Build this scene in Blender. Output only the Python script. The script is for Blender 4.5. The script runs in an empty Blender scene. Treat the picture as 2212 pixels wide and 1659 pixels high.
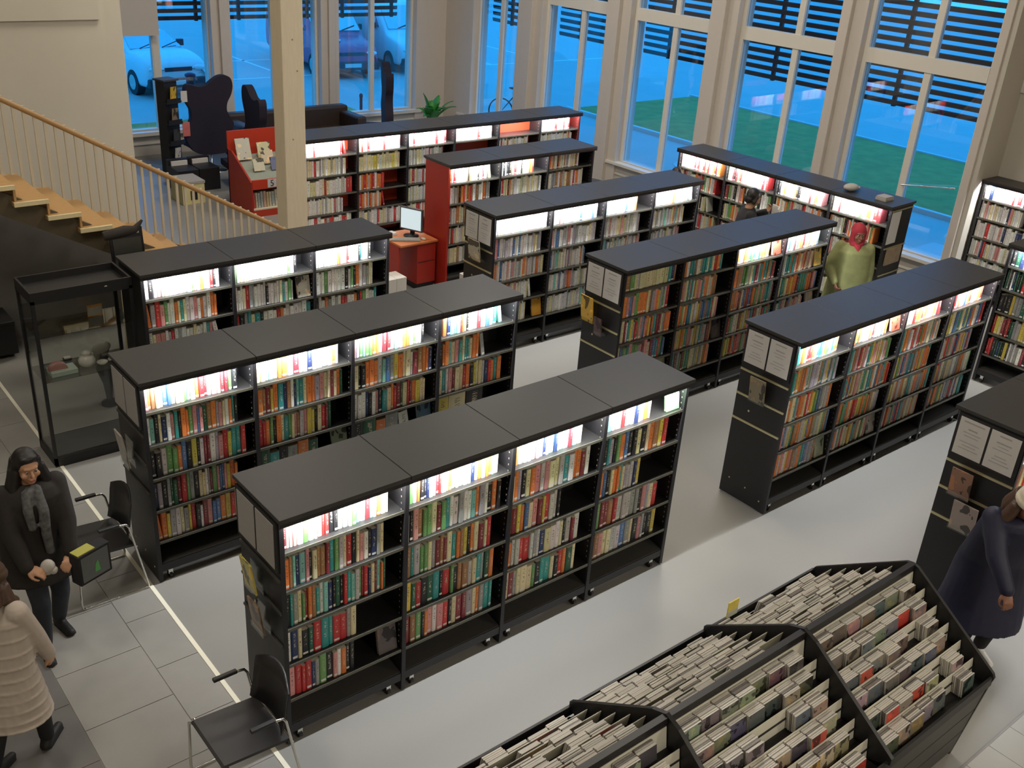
import bpy, bmesh, math, random
import numpy as np
from mathutils import Vector, Matrix
random.seed(7); np.random.seed(7)
PI = math.pi
C = bpy.context.scene.collection
sc = bpy.context.scene

# ------------------------------------------------------------------ camera, world, lights, exposure
CAM = Vector((-2.2354, -4.5849, 5.2425))
R = ((0.775613, -0.627882, 0.064719), (-0.231408, -0.378243, -0.896316), (0.58726, 0.680218, -0.438667))
FPX = 2181.77
cd = bpy.data.cameras.new('camera'); cam = bpy.data.objects.new('camera', cd); C.objects.link(cam)
cd.sensor_width = 36.0; cd.lens = FPX / 2212 * 36.0; cd.clip_end = 300
cam.matrix_world = Matrix(((R[0][0], -R[1][0], -R[2][0], CAM.x), (R[0][1], -R[1][1], -R[2][1], CAM.y), (R[0][2], -R[1][2], -R[2][2], CAM.z), (0, 0, 0, 1)))
sc.camera = cam
sc.view_settings.view_transform = 'Standard'; sc.view_settings.look = 'None'
sc.view_settings.exposure = 0.0; sc.view_settings.gamma = 1.0; sc.view_settings.use_curve_mapping = False
w = bpy.data.worlds.new('dusk_sky'); sc.world = w; w.use_nodes = True
bg = w.node_tree.nodes['Background']; bg.inputs[0].default_value = (0.030, 0.40, 1.0, 1); bg.inputs[1].default_value = 2.25
LAMPS = [  # x, y, z, size, watts; some unseen fill added for spines, wall, floor
    (1.5, 4.0, 7.6, 1.3, 60), (8.5, 4.5, 7.6, 1.3, 150), (1.0, -7.8, 6.0, 1.3, 190), (7.5, -7.8, 6.2, 1.3, 210),
    (4.5, 8.8, 7.6, 1.3, 170), (9.5, 10.0, 7.6, 1.3, 150), (-2.0, 8.0, 7.4, 1.3, 70), (5.3, 1.6, 7.6, 1.3, 170), (-2.5, 0.5, 7.4, 1.3, 120)]
for (x, y, z, s, p) in LAMPS:
    l = bpy.data.lights.new('ceiling_or_fill_lamp', 'AREA'); l.energy = p * 0.94; l.size = s; l.color = (1.0, 0.92, 0.80)
    o = bpy.data.objects.new('ceiling_or_fill_lamp', l); C.objects.link(o); o.location = (x, y, z)

# ------------------------------------------------------------------ helpers
def proj(p):
    d = Vector(p) - CAM
    q = [sum(R[i][j] * d[j] for j in range(3)) for i in range(3)]
    return 1106 + FPX * q[0] / q[2], 829.5 + FPX * q[1] / q[2], q[2]

_M = {}
def mat(name, col, rough=0.55, metal=0.0, var=0.10, scale=25.0, emit=0.0, spec=0.5, bump=0.0, stretch=None):
    if name in _M: return _M[name]
    m = bpy.data.materials.new(name); m.use_nodes = True; nt = m.node_tree; b = nt.nodes['Principled BSDF']
    b.inputs['Roughness'].default_value = rough; b.inputs['Metallic'].default_value = metal
    b.inputs['Specular IOR Level'].default_value = spec
    tc = nt.nodes.new('ShaderNodeTexCoord'); nz = nt.nodes.new('ShaderNodeTexNoise'); nz.inputs['Scale'].default_value = scale
    nz.inputs['Detail'].default_value = 4
    if stretch:
        mp = nt.nodes.new('ShaderNodeMapping'); mp.inputs['Scale'].default_value = stretch
        nt.links.new(tc.outputs['Object'], mp.inputs[0]); nt.links.new(mp.outputs[0], nz.inputs['Vector'])
    else: nt.links.new(tc.outputs['Object'], nz.inputs['Vector'])
    mx = nt.nodes.new('ShaderNodeMix'); mx.data_type = 'RGBA'
    mx.inputs[6].default_value = tuple(max(0, c * (1 - var)) for c in col[:3]) + (1,)
    mx.inputs[7].default_value = tuple(min(1, c * (1 + var)) for c in col[:3]) + (1,)
    nt.links.new(nz.outputs[0], mx.inputs[0]); nt.links.new(mx.outputs[2], b.inputs['Base Color'])
    if emit > 0:
        b.inputs['Emission Color'].default_value = tuple(col[:3]) + (1,); b.inputs['Emission Strength'].default_value = emit
    if bump > 0:
        bp = nt.nodes.new('ShaderNodeBump'); bp.inputs['Strength'].default_value = bump; bp.inputs['Distance'].default_value = 0.01
        nt.links.new(nz.outputs[0], bp.inputs['Height']); nt.links.new(bp.outputs[0], b.inputs['Normal'])
    _M[name] = m; return m

def glass(name, tint=(1, 1, 1), strength=1.0):
    if name in _M: return _M[name]
    m = bpy.data.materials.new(name); m.use_nodes = True; nt = m.node_tree; nt.nodes.remove(nt.nodes['Principled BSDF'])
    out = nt.nodes['Material Output']; t = nt.nodes.new('ShaderNodeBsdfTransparent'); t.inputs[0].default_value = tuple(tint) + (1,)
    g = nt.nodes.new('ShaderNodeBsdfGlossy'); g.inputs['Roughness'].default_value = 0.02
    lw = nt.nodes.new('ShaderNodeLayerWeight'); lw.inputs[0].default_value = 0.5   # Facing output: 1 - |cos|
    pw = nt.nodes.new('ShaderNodeMath'); pw.operation = 'POWER'; pw.inputs[1].default_value = 5.0; nt.links.new(lw.outputs['Facing'], pw.inputs[0])
    f = nt.nodes.new('ShaderNodeMath'); f.operation = 'MULTIPLY_ADD'; f.inputs[1].default_value = 0.96; f.inputs[2].default_value = 0.04; nt.links.new(pw.outputs[0], f.inputs[0])
    k = nt.nodes.new('ShaderNodeMath'); k.operation = 'MULTIPLY'; k.inputs[1].default_value = strength; k.use_clamp = True
    mx = nt.nodes.new('ShaderNodeMixShader'); nt.links.new(f.outputs[0], k.inputs[0]); nt.links.new(k.outputs[0], mx.inputs[0])
    nt.links.new(t.outputs[0], mx.inputs[1]); nt.links.new(g.outputs[0], mx.inputs[2]); nt.links.new(mx.outputs[0], out.inputs[0])
    _M[name] = m; return m

class MB:
    """collects shapes for ONE mesh object"""
    def __init__(s): s.v = []; s.f = []; s.mi = []; s.smooth = []
    def add(s, vs, fs, mi=0, sm=False, M=None):
        n = len(s.v)
        for v in vs:
            s.v.append(tuple(M @ Vector(v)) if M is not None else tuple(v))
        for f in fs: s.f.append(tuple(i + n for i in f)); s.mi.append(mi); s.smooth.append(sm)
        return s
    def box(s, a, b, mi=0, M=None):
        x0, y0, z0 = a; x1, y1, z1 = b
        vs = [(x0, y0, z0), (x1, y0, z0), (x1, y1, z0), (x0, y1, z0), (x0, y0, z1), (x1, y0, z1), (x1, y1, z1), (x0, y1, z1)]
        return s.add(vs, [(0, 3, 2, 1), (4, 5, 6, 7), (0, 1, 5, 4), (1, 2, 6, 5), (2, 3, 7, 6), (3, 0, 4, 7)], mi, False, M)
    def prism(s, pts, axis, a, b, mi=0, M=None, sm=False):
        """polygon pts (2-D) extruded along axis from a to b; axis x: pts=(y,z), y: (x,z), z: (x,y)"""
        def P(p, t):
            return (t, p[0], p[1]) if axis == 'x' else ((p[0], t, p[1]) if axis == 'y' else (p[0], p[1], t))
        n = len(pts); vs = [P(p, a) for p in pts] + [P(p, b) for p in pts]
        fs = [tuple(range(n))[::-1], tuple(range(n, 2 * n))]
        s.add(vs, fs, mi, False, M)
        return s.add(vs, [(i, (i + 1) % n, n + (i + 1) % n, n + i) for i in range(n)], mi, sm, M)
    def tube(s, path, r, n=8, mi=0, M=None, cap=True):
        path = [Vector(p) for p in path]; rr = r if isinstance(r, (list, tuple)) else [r] * len(path)
        vs = []; fs = []; prev = None
        for i, p in enumerate(path):
            d = (path[min(i + 1, len(path) - 1)] - path[max(i - 1, 0)]).normalized()
            if prev is None:
                u = d.cross(Vector((0, 0, 1)))
                if u.length < 1e-3: u = d.cross(Vector((1, 0, 0)))
            else: u = prev - d * prev.dot(d)
            u.normalize(); prev = u; w_ = d.cross(u)
            for k in range(n):
                a = 2 * PI * k / n; vs.append(p + (u * math.cos(a) + w_ * math.sin(a)) * rr[i])
        for i in range(len(path) - 1):
            for k in range(n): fs.append((i * n + k, i * n + (k + 1) % n, (i + 1) * n + (k + 1) % n, (i + 1) * n + k))
        s.add(vs, fs, mi, True, M)
        if cap: s.add([vs[k] for k in range(n)], [tuple(range(n))[::-1]], mi, False, M); s.add(vs[-n:], [tuple(range(n))], mi, False, M)
        return s
    def lathe(s, prof, n=20, mi=0, M=None, sm=True):
        """prof: (radius, z)"""
        vs = []; fs = []
        for (r, z) in prof:
            for k in range(n): vs.append((r * math.cos(2 * PI * k / n), r * math.sin(2 * PI * k / n), z))
        for i in range(len(prof) - 1):
            for k in range(n): fs.append((i * n + k, i * n + (k + 1) % n, (i + 1) * n + (k + 1) % n, (i + 1) * n + k))
        s.add(vs, fs, mi, sm, M)
        s.add(vs[:n], [tuple(range(n))[::-1]], mi, False, M); s.add(vs[-n:], [tuple(range(n))], mi, False, M); return s
    def ball(s, c, r, nu=14, nv=8, mi=0, M=None):
        r = (r, r, r) if not isinstance(r, (tuple, list)) else r
        vs = [(c[0], c[1], c[2] - r[2])]; fs = []
        for j in range(1, nv):
            t = -PI / 2 + PI * j / nv
            for k in range(nu):
                a = 2 * PI * k / nu; vs.append((c[0] + r[0] * math.cos(t) * math.cos(a), c[1] + r[1] * math.cos(t) * math.sin(a), c[2] + r[2] * math.sin(t)))
        vs.append((c[0], c[1], c[2] + r[2]))
        for k in range(nu): fs.append((0, 1 + (k + 1) % nu, 1 + k))
        for j in range(nv - 2):
            for k in range(nu):
                a = 1 + j * nu; fs.append((a + k, a + (k + 1) % nu, a + nu + (k + 1) % nu, a + nu + k))
        a = 1 + (nv - 2) * nu
        for k in range(nu): fs.append((a + k, a + (k + 1) % nu, len(vs) - 1))
        return s.add(vs, fs, mi, True, M)
    def caps(s, p, q, r1, r2, n=12, M=None):
        """tapered limb with round ends"""
        p = Vector(p); q = Vector(q); s.ball(p, r1, n, 8, 0, M); s.ball(q, r2, n, 8, 0, M)
        return s.tube([p, q], [r1, r2], n, 0, M)
    def mesh(s, name, mats):
        me = bpy.data.meshes.new(name); me.from_pydata(s.v, [], s.f)
        for m in (mats if isinstance(mats, (list, tuple)) else [mats]): me.materials.append(m)
        me.polygons.foreach_set('material_index', s.mi); me.polygons.foreach_set('use_smooth', s.smooth); me.update(); return me
    def build(s, name, mats, parent=None, loc=None, rot=None, bevel=0.0):
        o = bpy.data.objects.new(name, s.mesh(name, mats)); C.objects.link(o)
        if parent is not None: o.parent = parent
        if loc is not None: o.location = loc
        if rot is not None: o.rotation_euler = rot
        if bevel > 0:
            b = o.modifiers.new('soft', 'BEVEL'); b.width = bevel; b.segments = 2; b.limit_method = 'ANGLE'; b.angle_limit = 0.6
        return o

def tag(o, label, cat, group=None, kind=None):
    o['label'] = label; o['category'] = cat
    if group: o['group'] = group
    if kind: o['kind'] = kind
    return o
def thing(name, label, cat, loc=(0, 0, 0), rz=0.0, group=None):
    o = bpy.data.objects.new(name, None); C.objects.link(o); o.location = loc; o.rotation_euler = (0, 0, rz); o.empty_display_size = 0.1
    return tag(o, label, cat, group)
def struct(name, mb, m, parent=None, loc=None, rot=None, bevel=0.0):
    o = mb.build(name, m, parent, loc, rot, bevel)
    if parent is None: o['kind'] = 'structure'
    return o
def part_copy(o, parent, loc=None):
    c = o.copy(); C.objects.link(c); c.parent = parent
    if loc is not None: c.location = loc
    return c
def copy_tree(root, loc, rz, label, group=None):
    r = root.copy(); C.objects.link(r); r.location = loc; r.rotation_euler = (0, 0, rz); r['label'] = label
    if group: r['group'] = group
    for ch in root.children:
        c = ch.copy(); C.objects.link(c); c.parent = r
        for g in ch.children:
            d = g.copy(); C.objects.link(d); d.parent = c
    return r
ORD = ['zeroth', 'first', 'second', 'third', 'fourth', 'fifth', 'sixth', 'seventh', 'eighth', 'ninth', 'tenth', 'eleventh', 'twelfth'] + [str(i) + 'th' for i in range(13, 60)]
ORD[21] = '21st'; ORD[22] = '22nd'; ORD[23] = '23rd'; ORD[31] = '31st'; ORD[32] = '32nd'; ORD[33] = '33rd'

# ------------------------------------------------------------------ materials
black = mat('black_laminate', (0.014, 0.013, 0.014), 0.45)
slabm = mat('anthracite_top', (0.041, 0.039, 0.037), 0.40, var=0.06, scale=60, spec=0.40)
shelfm = mat('black_shelf', (0.018, 0.017, 0.016), 0.4)
edgem = mat('shelf_edge', (0.10, 0.095, 0.07), 0.4)
deckm = mat('base_deck', (0.055, 0.052, 0.048), 0.5)
redlam = mat('red_laminate', (0.42, 0.025, 0.012), 0.45, var=0.05)
darkred = mat('dark_red_back', (0.55, 0.06, 0.02), 0.5, var=0.05)
steel = mat('chrome', (0.75, 0.73, 0.68), 0.18, 1.0, var=0.03)
alu = mat('aluminium_rail', (0.62, 0.56, 0.33), 0.35, 0.6, var=0.05)
white = mat('white_paint', (0.72, 0.69, 0.63), 0.5, var=0.03)
paper = mat('white_paper', (0.66, 0.64, 0.62), 0.7, var=0.04)
graypaper = mat('dim_paper', (0.40, 0.38, 0.36), 0.7, var=0.05)
wallm = mat('cream_wall', (0.64, 0.59, 0.49), 0.8, var=0.03, scale=3)
greywall = mat('pale_grey_wall', (0.56, 0.52, 0.45), 0.8, var=0.03, scale=3)
framem = mat('pale_window_paint', (0.62, 0.56, 0.50), 0.5, var=0.03, scale=8)
framew = mat('white_window_paint', (0.74, 0.70, 0.62), 0.45, var=0.03, scale=8)
glulam = mat('pale_glulam', (0.78, 0.68, 0.50), 0.6, var=0.10, scale=9, stretch=(6, 6, 0.6))
wood = mat('honey_wood', (0.50, 0.29, 0.11), 0.45, var=0.22, scale=14, stretch=(1, 8, 8))
woodlight = mat('pale_nosing', (0.80, 0.68, 0.40), 0.45, var=0.08)
railwood = mat('handrail_wood', (0.46, 0.28, 0.12), 0.4, var=0.15, stretch=(2, 14, 14))
balust = mat('cream_baluster', (0.62, 0.57, 0.45), 0.5, var=0.04)
lino = mat('grey_lino', (0.285, 0.276, 0.252), 0.42, var=0.05, scale=160, spec=0.35)
tilem = mat('grey_tile', (0.30, 0.29, 0.265), 0.45, var=0.10, scale=5)
tiled = mat('dark_tile', (0.155, 0.148, 0.138), 0.5, var=0.10, scale=5)
grout = mat('grout', (0.265, 0.256, 0.233), 0.8)
brass = mat('brass_strip', (0.92, 0.88, 0.72), 0.35, 0.0, var=0.03)
led = mat('shelf_light', (0.93, 0.96, 1.0), 0.5, emit=210.0, var=0.0)
paneglass = glass('window_glass', (0.92, 0.96, 1.0), 2.6)
caseglass = glass('cabinet_glass', (0.95, 0.96, 0.95), 1.0)
acrylic = mat('clear_acrylic', (0.66, 0.64, 0.54), 0.25, var=0.03)

# ------------------------------------------------------------------ room shell
WX, WT = 12.68, -0.024          # window wall: x = WX + WT*y
def wx(y): return WX + WT * y
NY = 15.5                       # far wall
struct('floor', MB().box((-9, -9, -0.1), (13.4, 15.9, 0.0)), lino)
struct('ceiling', MB().box((-9, -9, 7.8), (13.9, 16.2, 7.95)), wallm)
struct('wall_west', MB().box((-9.2, -9, -0.1), (-9.0, 16.2, 7.9)), wallm)
struct('wall_south', MB().box((-9, -9.2, -0.1), (13.9, -9.0, 7.9)), wallm)
# inner wall behind the stairs, with its shallow upper band and its end return
sw = MB(); sw.box((-9, 10.4, 0), (2.72, 10.75, 7.8)); sw.box((2.72, 10.44, 0), (3.02, 10.75, 7.8))
struct('wall_stair', sw, wallm)
struct('trim_1', MB().box((-9, 10.36, 3.27), (2.70, 10.40, 7.8)), wallm)
# solid wall over the low window beside the stair wall
struct('trim_2', MB().box((3.9, 15.36, 2.30), (5.44, 15.62, 7.8)), framem)
# far wall: solid below sills, pillars, windows
fw = MB(); fw.box((-9, NY, -0.1), (12.7, NY + 0.35, 0.40)); fw.box((-9, NY, 0.4), (3.9, NY + 0.35, 7.8)); fw.box((3.9, NY, 4.6), (12.7, NY + 0.35, 7.8))
struct('wall_north', fw, greywall)
for i, (a, b) in enumerate([(6.53, 6.94), (8.98, 9.42), (11.43, 12.3)]):
    pm = MB(); pm.box((a, NY - 0.06, 0.0), (b, NY + 0.40, 4.6))
    if i < 2: pm.box((a + 0.16, NY - 0.12, 0.0), (b - 0.12, NY - 0.05, 4.6))
    struct('trim_%d' % (3 + i), pm, framem, bevel=0.01)
sl = MB().box((3.9, NY - 0.10, 0.40), (12.2, NY + 0.02, 0.47)).box((3.9, NY - 0.03, 0.22), (12.2, NY, 0.26))
struct('trim_6', sl, framew)

def window(no, M, a, b, z0, ztr, ztop, mull, fr=0.09, mw=0.10):
    """frame bars in a wall frame M (x along the wall, y outward, z up); panes and bars are parts"""
    root = MB()
    root.box((a, -0.02, z0), (a + fr, 0.10, ztop)); root.box((b - fr, -0.02, z0), (b, 0.10, ztop))
    root.box((a + fr, -0.02, z0), (b - fr, 0.10, z0 + 0.07)); root.box((a + fr, -0.02, ztop - 0.08), (b - fr, 0.10, ztop))
    o = struct('window_%d' % no, root, framew); o.matrix_world = M
    ub = MB().box((mull - mw / 2, -0.015, z0 + 0.07), (mull + mw / 2, 0.09, ztr - 0.0)); ub.build('mullion', framew, o)
    if ztr < ztop - 0.2:
        MB().box((a + fr, -0.03, ztr), (b - fr, 0.10, ztr + 0.22)).build('transom', framew, o)
        MB().box((mull - mw / 2, -0.015, ztr + 0.22), (mull + mw / 2, 0.09, ztop - 0.08)).build('mullion', framew, o)
        spans = [(z0 + 0.07, ztr), (ztr + 0.22, ztop - 0.08)]
    else: spans = [(z0 + 0.07, ztop - 0.08)]
    for (c, d) in spans:
        for (p, q) in ((a + fr, mull - mw / 2), (mull + mw / 2, b - fr)):
            MB().box((p, 0.03, c), (q, 0.045, d)).build('pane', paneglass, o)
    return o

MN = Matrix.Translation((0, NY + 0.12, 0))
window(1, MN, 4.0, 5.44, 0.42, 4.6, 4.6, 5.37, 0.06, 0.02)
window(2, MN, 5.44, 6.56, 0.42, 4.6, 4.6, 5.50, 0.05, 0.04)
window(3, MN, 6.92, 9.02, 0.42, 4.6, 4.6, 7.95)
window(4, MN, 9.38, 11.47, 0.42, 4.6, 4.6, 10.36)
# window wall (slightly turned): local x runs towards -y
TH = -PI / 2 + 0.024
def ME(off=0.0): return Matrix.Translation((wx(NY) + off, NY, 0)) @ Matrix.Rotation(TH, 4, 'Z')
me_ = ME()
bays = [(12.88, 14.45), (10.28, 12.17), (7.76, 9.69), (5.19, 7.18), (2.62, 4.75)]
mulls = [13.62, 11.10, 8.66, 6.02, 3.62]
ew = MB(); ew.box((0, 0, -0.1), (12.95, 0.35, 0.42)); ew.box((0, 0, 5.6), (12.95, 0.35, 7.8))
o = struct('wall_east', ew, greywall); o.matrix_world = me_
es = struct('trim_7', MB().box((0.6, -0.10, 0.40), (12.9, 0.06, 0.45)).box((0.6, -0.02, 0.20), (12.9, 0.0, 0.24)), framew); es.matrix_world = me_
edges = [0.0] + [NY - v for ab in bays for v in (ab[1], ab[0])] + [13.0]
for i in range(6):
    a, b = edges[2 * i], edges[2 * i + 1]
    pm = MB(); pm.box((a, -0.06, 0), (b, 0.38, 5.6))
    if 0 < i < 5: pm.box((a + 0.05, -0.16, 0), (b - 0.22, -0.05, 5.6))
    o = struct('trim_%d' % (8 + i), pm, framem, bevel=0.01); o.matrix_world = me_
for i, ((a, b), m) in enumerate(zip(bays, mulls)):
    window(5 + i, me_ @ Matrix.Translation((0, 0.10, 0)), NY - b, NY - a, 0.40, 3.17, 5.6, NY - m, 0.07, 0.11)
# thin stay on the last window
o = MB().tube([(NY - 3.60, 0.05, 1.46), (NY - 2.72, 0.02, 1.62)], 0.012).build('opening_stay', steel); o.matrix_world = me_; tag(o, 'thin metal stay across the last window pane', 'window stay')
# recessed wall past the windows
rw = MB(); rw.box((13.25, -9, -0.1), (13.6, 2.5, 7.8)); rw.box((wx(2.5) - 0.02, 2.42, 0), (13.6, 2.52, 7.8))
struct('wall_recess', rw, greywall)
t = MB().box((13.21, 2.28, 3.06), (13.26, 2.42, 3.24)).box((13.20, 2.34, 3.13), (13.215, 2.36, 3.15), 1)
tag(t.build('thermostat', [white, black], bevel=0.005), 'small white thermostat box on the grey wall', 'thermostat')
# floor inlays: tiled strip, brass border
tb = struct('floor_tiles_west', MB().box((-6, -6, -0.001), (-0.095, 10.3, 0.001)), grout)
rs = random.Random(3)
xs = [-0.095, -0.41, -1.02, -1.63, -2.24, -2.85, -3.46]
for i in range(len(xs) - 1):
    mm = tilem if i < 2 else tiled
    y = -1.2 + (0.3 if i % 2 else 0)
    while y < 10.0:
        if y > -0.9 or i < 1:
            MB().box((xs[i + 1] + 0.003, y + 0.003, 0.0), (xs[i] - 0.003, y + 0.607, 0.005 + rs.random() * 0.0008)).build('tile', mm, tb)
        y += 0.61
ts = struct('floor_tiles_south', MB().box((2.0, -7, -0.001), (9, -2.79, 0.001)), grout)
for i in range(10):
    for j in range(4):
        MB().box((3.09 + i * 0.31 + 0.002, -2.795 - (j + 1) * 0.31 + 0.002, 0), (3.40 + i * 0.31 - 0.002, -2.795 - j * 0.31 - 0.002, 0.005)).build('tile', mat('light_tile', (0.38, 0.37, 0.34), 0.4, var=0.05, scale=6), ts)
struct('trim_14', MB().box((-0.095, -2.79, 0), (-0.062, 10.3, 0.007)), brass)
struct('trim_15', MB().box((3.6, -2.80, 0), (9, -2.785, 0.007)), mat('edge_strip', (0.2, 0.19, 0.17), 0.4))

# ------------------------------------------------------------------ bookcases
LV = [0.385, 0.675, 0.965, 1.26, 1.55]   # shelf board tops, bottom to top (row 5 .. row 1)
OV = 0.03
ZT = 1.83
def signs(t, papers, sheet):
    """two framed sheets and clip rails on the end panel (local x = 0 side)"""
    fr = MB(); fr.box((-0.004, 0.05, 1.415), (OV - 0.012, 0.59, 1.785)).build('sign_frame', black, t)
    for k in range(2):
        y0 = 0.075 + k * 0.255
        p = MB().box((-0.008, y0, 1.44), (-0.004, y0 + 0.235, 1.76)).build('sign_sheet', sheet, t)
        if papers:
            ln = MB(); rr = random.Random(k + int(t.location.x * 10))
            for q in range(9):
                z = 1.725 - q * 0.028
                if q in (1, 5): continue
                wv = 0.07 + rr.random() * 0.10; c = y0 + 0.117
                ln.box((-0.0095, c - wv / 2, z), (-0.008, c + wv / 2, z + (0.012 if q in (0, 2) else 0.006)))
            ln.build('print', mat('grey_print', (0.40, 0.39, 0.39), 0.7), p)['kind'] = 'stuff'

def bookcase(name, label, loc, rz, nb, back=black, side=black, seams=True, unlit=(), rails=True, sign=1, key_both=True, depth=0.636, lv=LV):
    t = thing(name, label, 'bookcase', loc, rz, 'dark library bookcases with lit top shelves')
    L = nb * 0.9 + 2 * OV
    # top: one panel per bay, proud lip along the edges
    for k in range(nb):
        a = 0 if k == 0 else OV + k * 0.9 + 0.002; b = L if k == nb - 1 else OV + (k + 1) * 0.9 - 0.002
        MB().box((a, 0, 1.800), (b, depth, ZT)).build('top_panel', slabm, t, bevel=0.003)
    MB().box((0.0, 0.002, 1.770), (L, 0.006, 1.800)).box((0.012, 0.006, 1.788), (L - 0.012, depth - 0.01, 1.800)).build('top_rail', black, t)
    # uprights
    for k in range(nb + 1):
        x = OV + k * 0.9
        m = side if k == 0 or (k == nb and key_both) else black
        u = MB().box((x - 0.016, 0.04, 0.015), (x + 0.016, depth - 0.04, 1.786)).build('upright', m, t)
        if k < nb:
            st = MB()
            for q in range(26):
                z = 0.45 + q * 0.05
                st.box((x + 0.016, 0.060, z), (x + 0.0175, 0.067, z + 0.012)); st.box((x + 0.868, 0.060, z), (x + 0.8695, 0.067, z + 0.012)) if k < nb else None
            st.build('peg_slots', mat('peg_metal', (0.33, 0.30, 0.22), 0.4, 0.5), u)['kind'] = 'stuff'
    MB().box((OV + 0.016, depth / 2 - 0.006 if depth > 0.5 else depth - 0.05, 0.16), (L - OV - 0.016, depth / 2 + 0.006 if depth > 0.5 else depth - 0.04, 1.786)).build('back_panel', back, t)
    dm = depth / 2 - 0.007 if depth > 0.5 else depth - 0.052
    for k in range(nb):
        a = OV + k * 0.9 + 0.018; b = a + 0.864
        for z in lv:
            s_ = MB().box((a, 0.05, z - 0.020), (b, dm, z)).box((a, 0.046, z - 0.022), (b, 0.050, z + 0.0), 1)
            s_.build('shelf', [shelfm, edgem if z < 1.5 else edgem], t)
            if depth > 0.5 and z in (1.26, 0.675): MB().box((a, dm + 0.014, z - 0.020), (b, depth - 0.05, z)).build('shelf', shelfm, t)
        MB().prism([(0.055, 0.175), (dm, 0.215), (dm, 0.16), (0.055, 0.13)], 'x', a, b).build('base_deck', deckm, t)
        MB().box((a, 0.045, 0.10), (b, 0.058, 0.165)).build('base_rail', black, t)
        if k not in unlit:
            MB().add([(a + 0.02, 0.007, 1.776), (b - 0.02, 0.007, 1.776), (b - 0.02, 0.034, 1.785), (a + 0.02, 0.034, 1.785)], [(3, 2, 1, 0)]).build('shelf_light', led, t)
        # castor pair: dark wheel, bright fork
        for x in (a + 0.07, b - 0.09):
            w_ = MB(); w_.tube([(x - 0.012, 0.085, 0.035), (x + 0.012, 0.085, 0.035)], 0.034, 12).build('castor', black, t)
            MB().box((x - 0.018, 0.062, 0.045), (x + 0.018, 0.070, 0.095)).box((x - 0.024, 0.058, 0.088), (x + 0.024, 0.10, 0.096)).build('fork', steel, [c for c in t.children if c.name.startswith('castor')][-1])
    if rails:
        for z in (1.355, 1.105, 0.845):
            MB().box((0.002, 0.045, z - 0.009), (0.0145, depth - 0.045, z + 0.009)).build('end_rail', alu if rails == 1 else deckm, t)
        MB().tube([(0.0125, 0.42, 0.97), (0.008, 0.42, 0.97)], 0.011, 8).build('screw_cap', alu, t)
        for (y, z) in ((0.12, 0.12), (0.30, 0.18), (0.50, 0.20)):
            MB().tube([(0.0135, y, z), (0.009, y, z)], 0.008, 8).build('screw_cap', alu, t)
    if sign: signs(t, sign == 1, paper if sign == 1 else graypaper)
    return t

CASES = {}
def case(key, *a, **k):
    CASES[key] = bookcase(*a, **k); return CASES[key]
N = 'bookcase'
case('A', N, 'front bookcase with the armchair against its end panel and four lit bays', (0, 0, 0), 0, 4, sign=2, rails=2)
case('B', N, 'second bookcase with a chair at its end, in front of the glass cabinet', (-0.02, 2.145, 0), 0, 4, sign=2, rails=2)
case('C', N, 'three bay bookcase standing directly beside the glass display cabinet', (0.80, 4.28, 0), 0, 3, rails=0, sign=0)
case('D', N, 'bookcase of mostly pale spines, between computer desk and the middle aisle', (4.97, 4.255, 0), 0, 4)
case('E', N, 'bookcase with two unlit bays and a yellow booklet on its end', (5.0, 2.12, 0), 0, 4, unlit=(0, 1))
case('F', N, 'bookcase with two clean sheets on its end, in the aisle behind the disc browser', (5.04, -0.01, 0), 0, 4)
case('G', N, 'bookcase behind the person in the navy coat, its top cut by the frame', (5.13, -2.06, 0), 0, 4)
case('H', N, 'three bay bookcase with a red end panel beside the computer desk', (5.86, 6.40, 0), 0, 3, side=redlam, key_both=False, rails=0, sign=0, unlit=(2,))
case('I', N, 'long six bay bookcase with red back panels, farthest row before the sofa', (4.74, 8.44, 0), 0, 6, back=darkred, side=mat('dark_maroon', (0.10, 0.012, 0.01), 0.5), rails=0, sign=0)
case('J', N, 'bookcase along the window wall, behind the person in green', (9.77, 5.82, 0), -PI / 2 + 0.05, 4, rails=0, sign=0)
case('K', N, 'bookcase against the grey wall just past the last window', (12.74, 2.40, 0), -PI / 2 + 0.0, 4, rails=0, sign=0, depth=0.46)
case('Q', N, 'bookcase of dark spines standing in front of the grey wall bookcase', (9.89, 0.55, 0), -PI / 2 + 0.0, 3, rails=0, sign=0)
# J's far end carries a sheet and leaflets
jt = CASES['J']; JL = 4 * 0.9 + 2 * OV
MB().box((JL - OV + 0.017, 0.06, 1.30), (JL - OV + 0.022, 0.30, 1.74)).build('sign_sheet', paper, jt)
lb = MB().box((JL - OV + 0.02, 0.12, 1.00), (JL - OV + 0.04, 0.50, 1.23)).build('leaflet', mat('leaflet_mix', (.36, .27, .18), .6, var=.5, scale=9), jt)
for z in (1.76, 1.24, 0.86): MB().box((JL - OV + 0.016, 0.045, z - 0.008), (JL - OV + 0.03, 0.59, z + 0.008)).build('end_rail', alu, jt)

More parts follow.
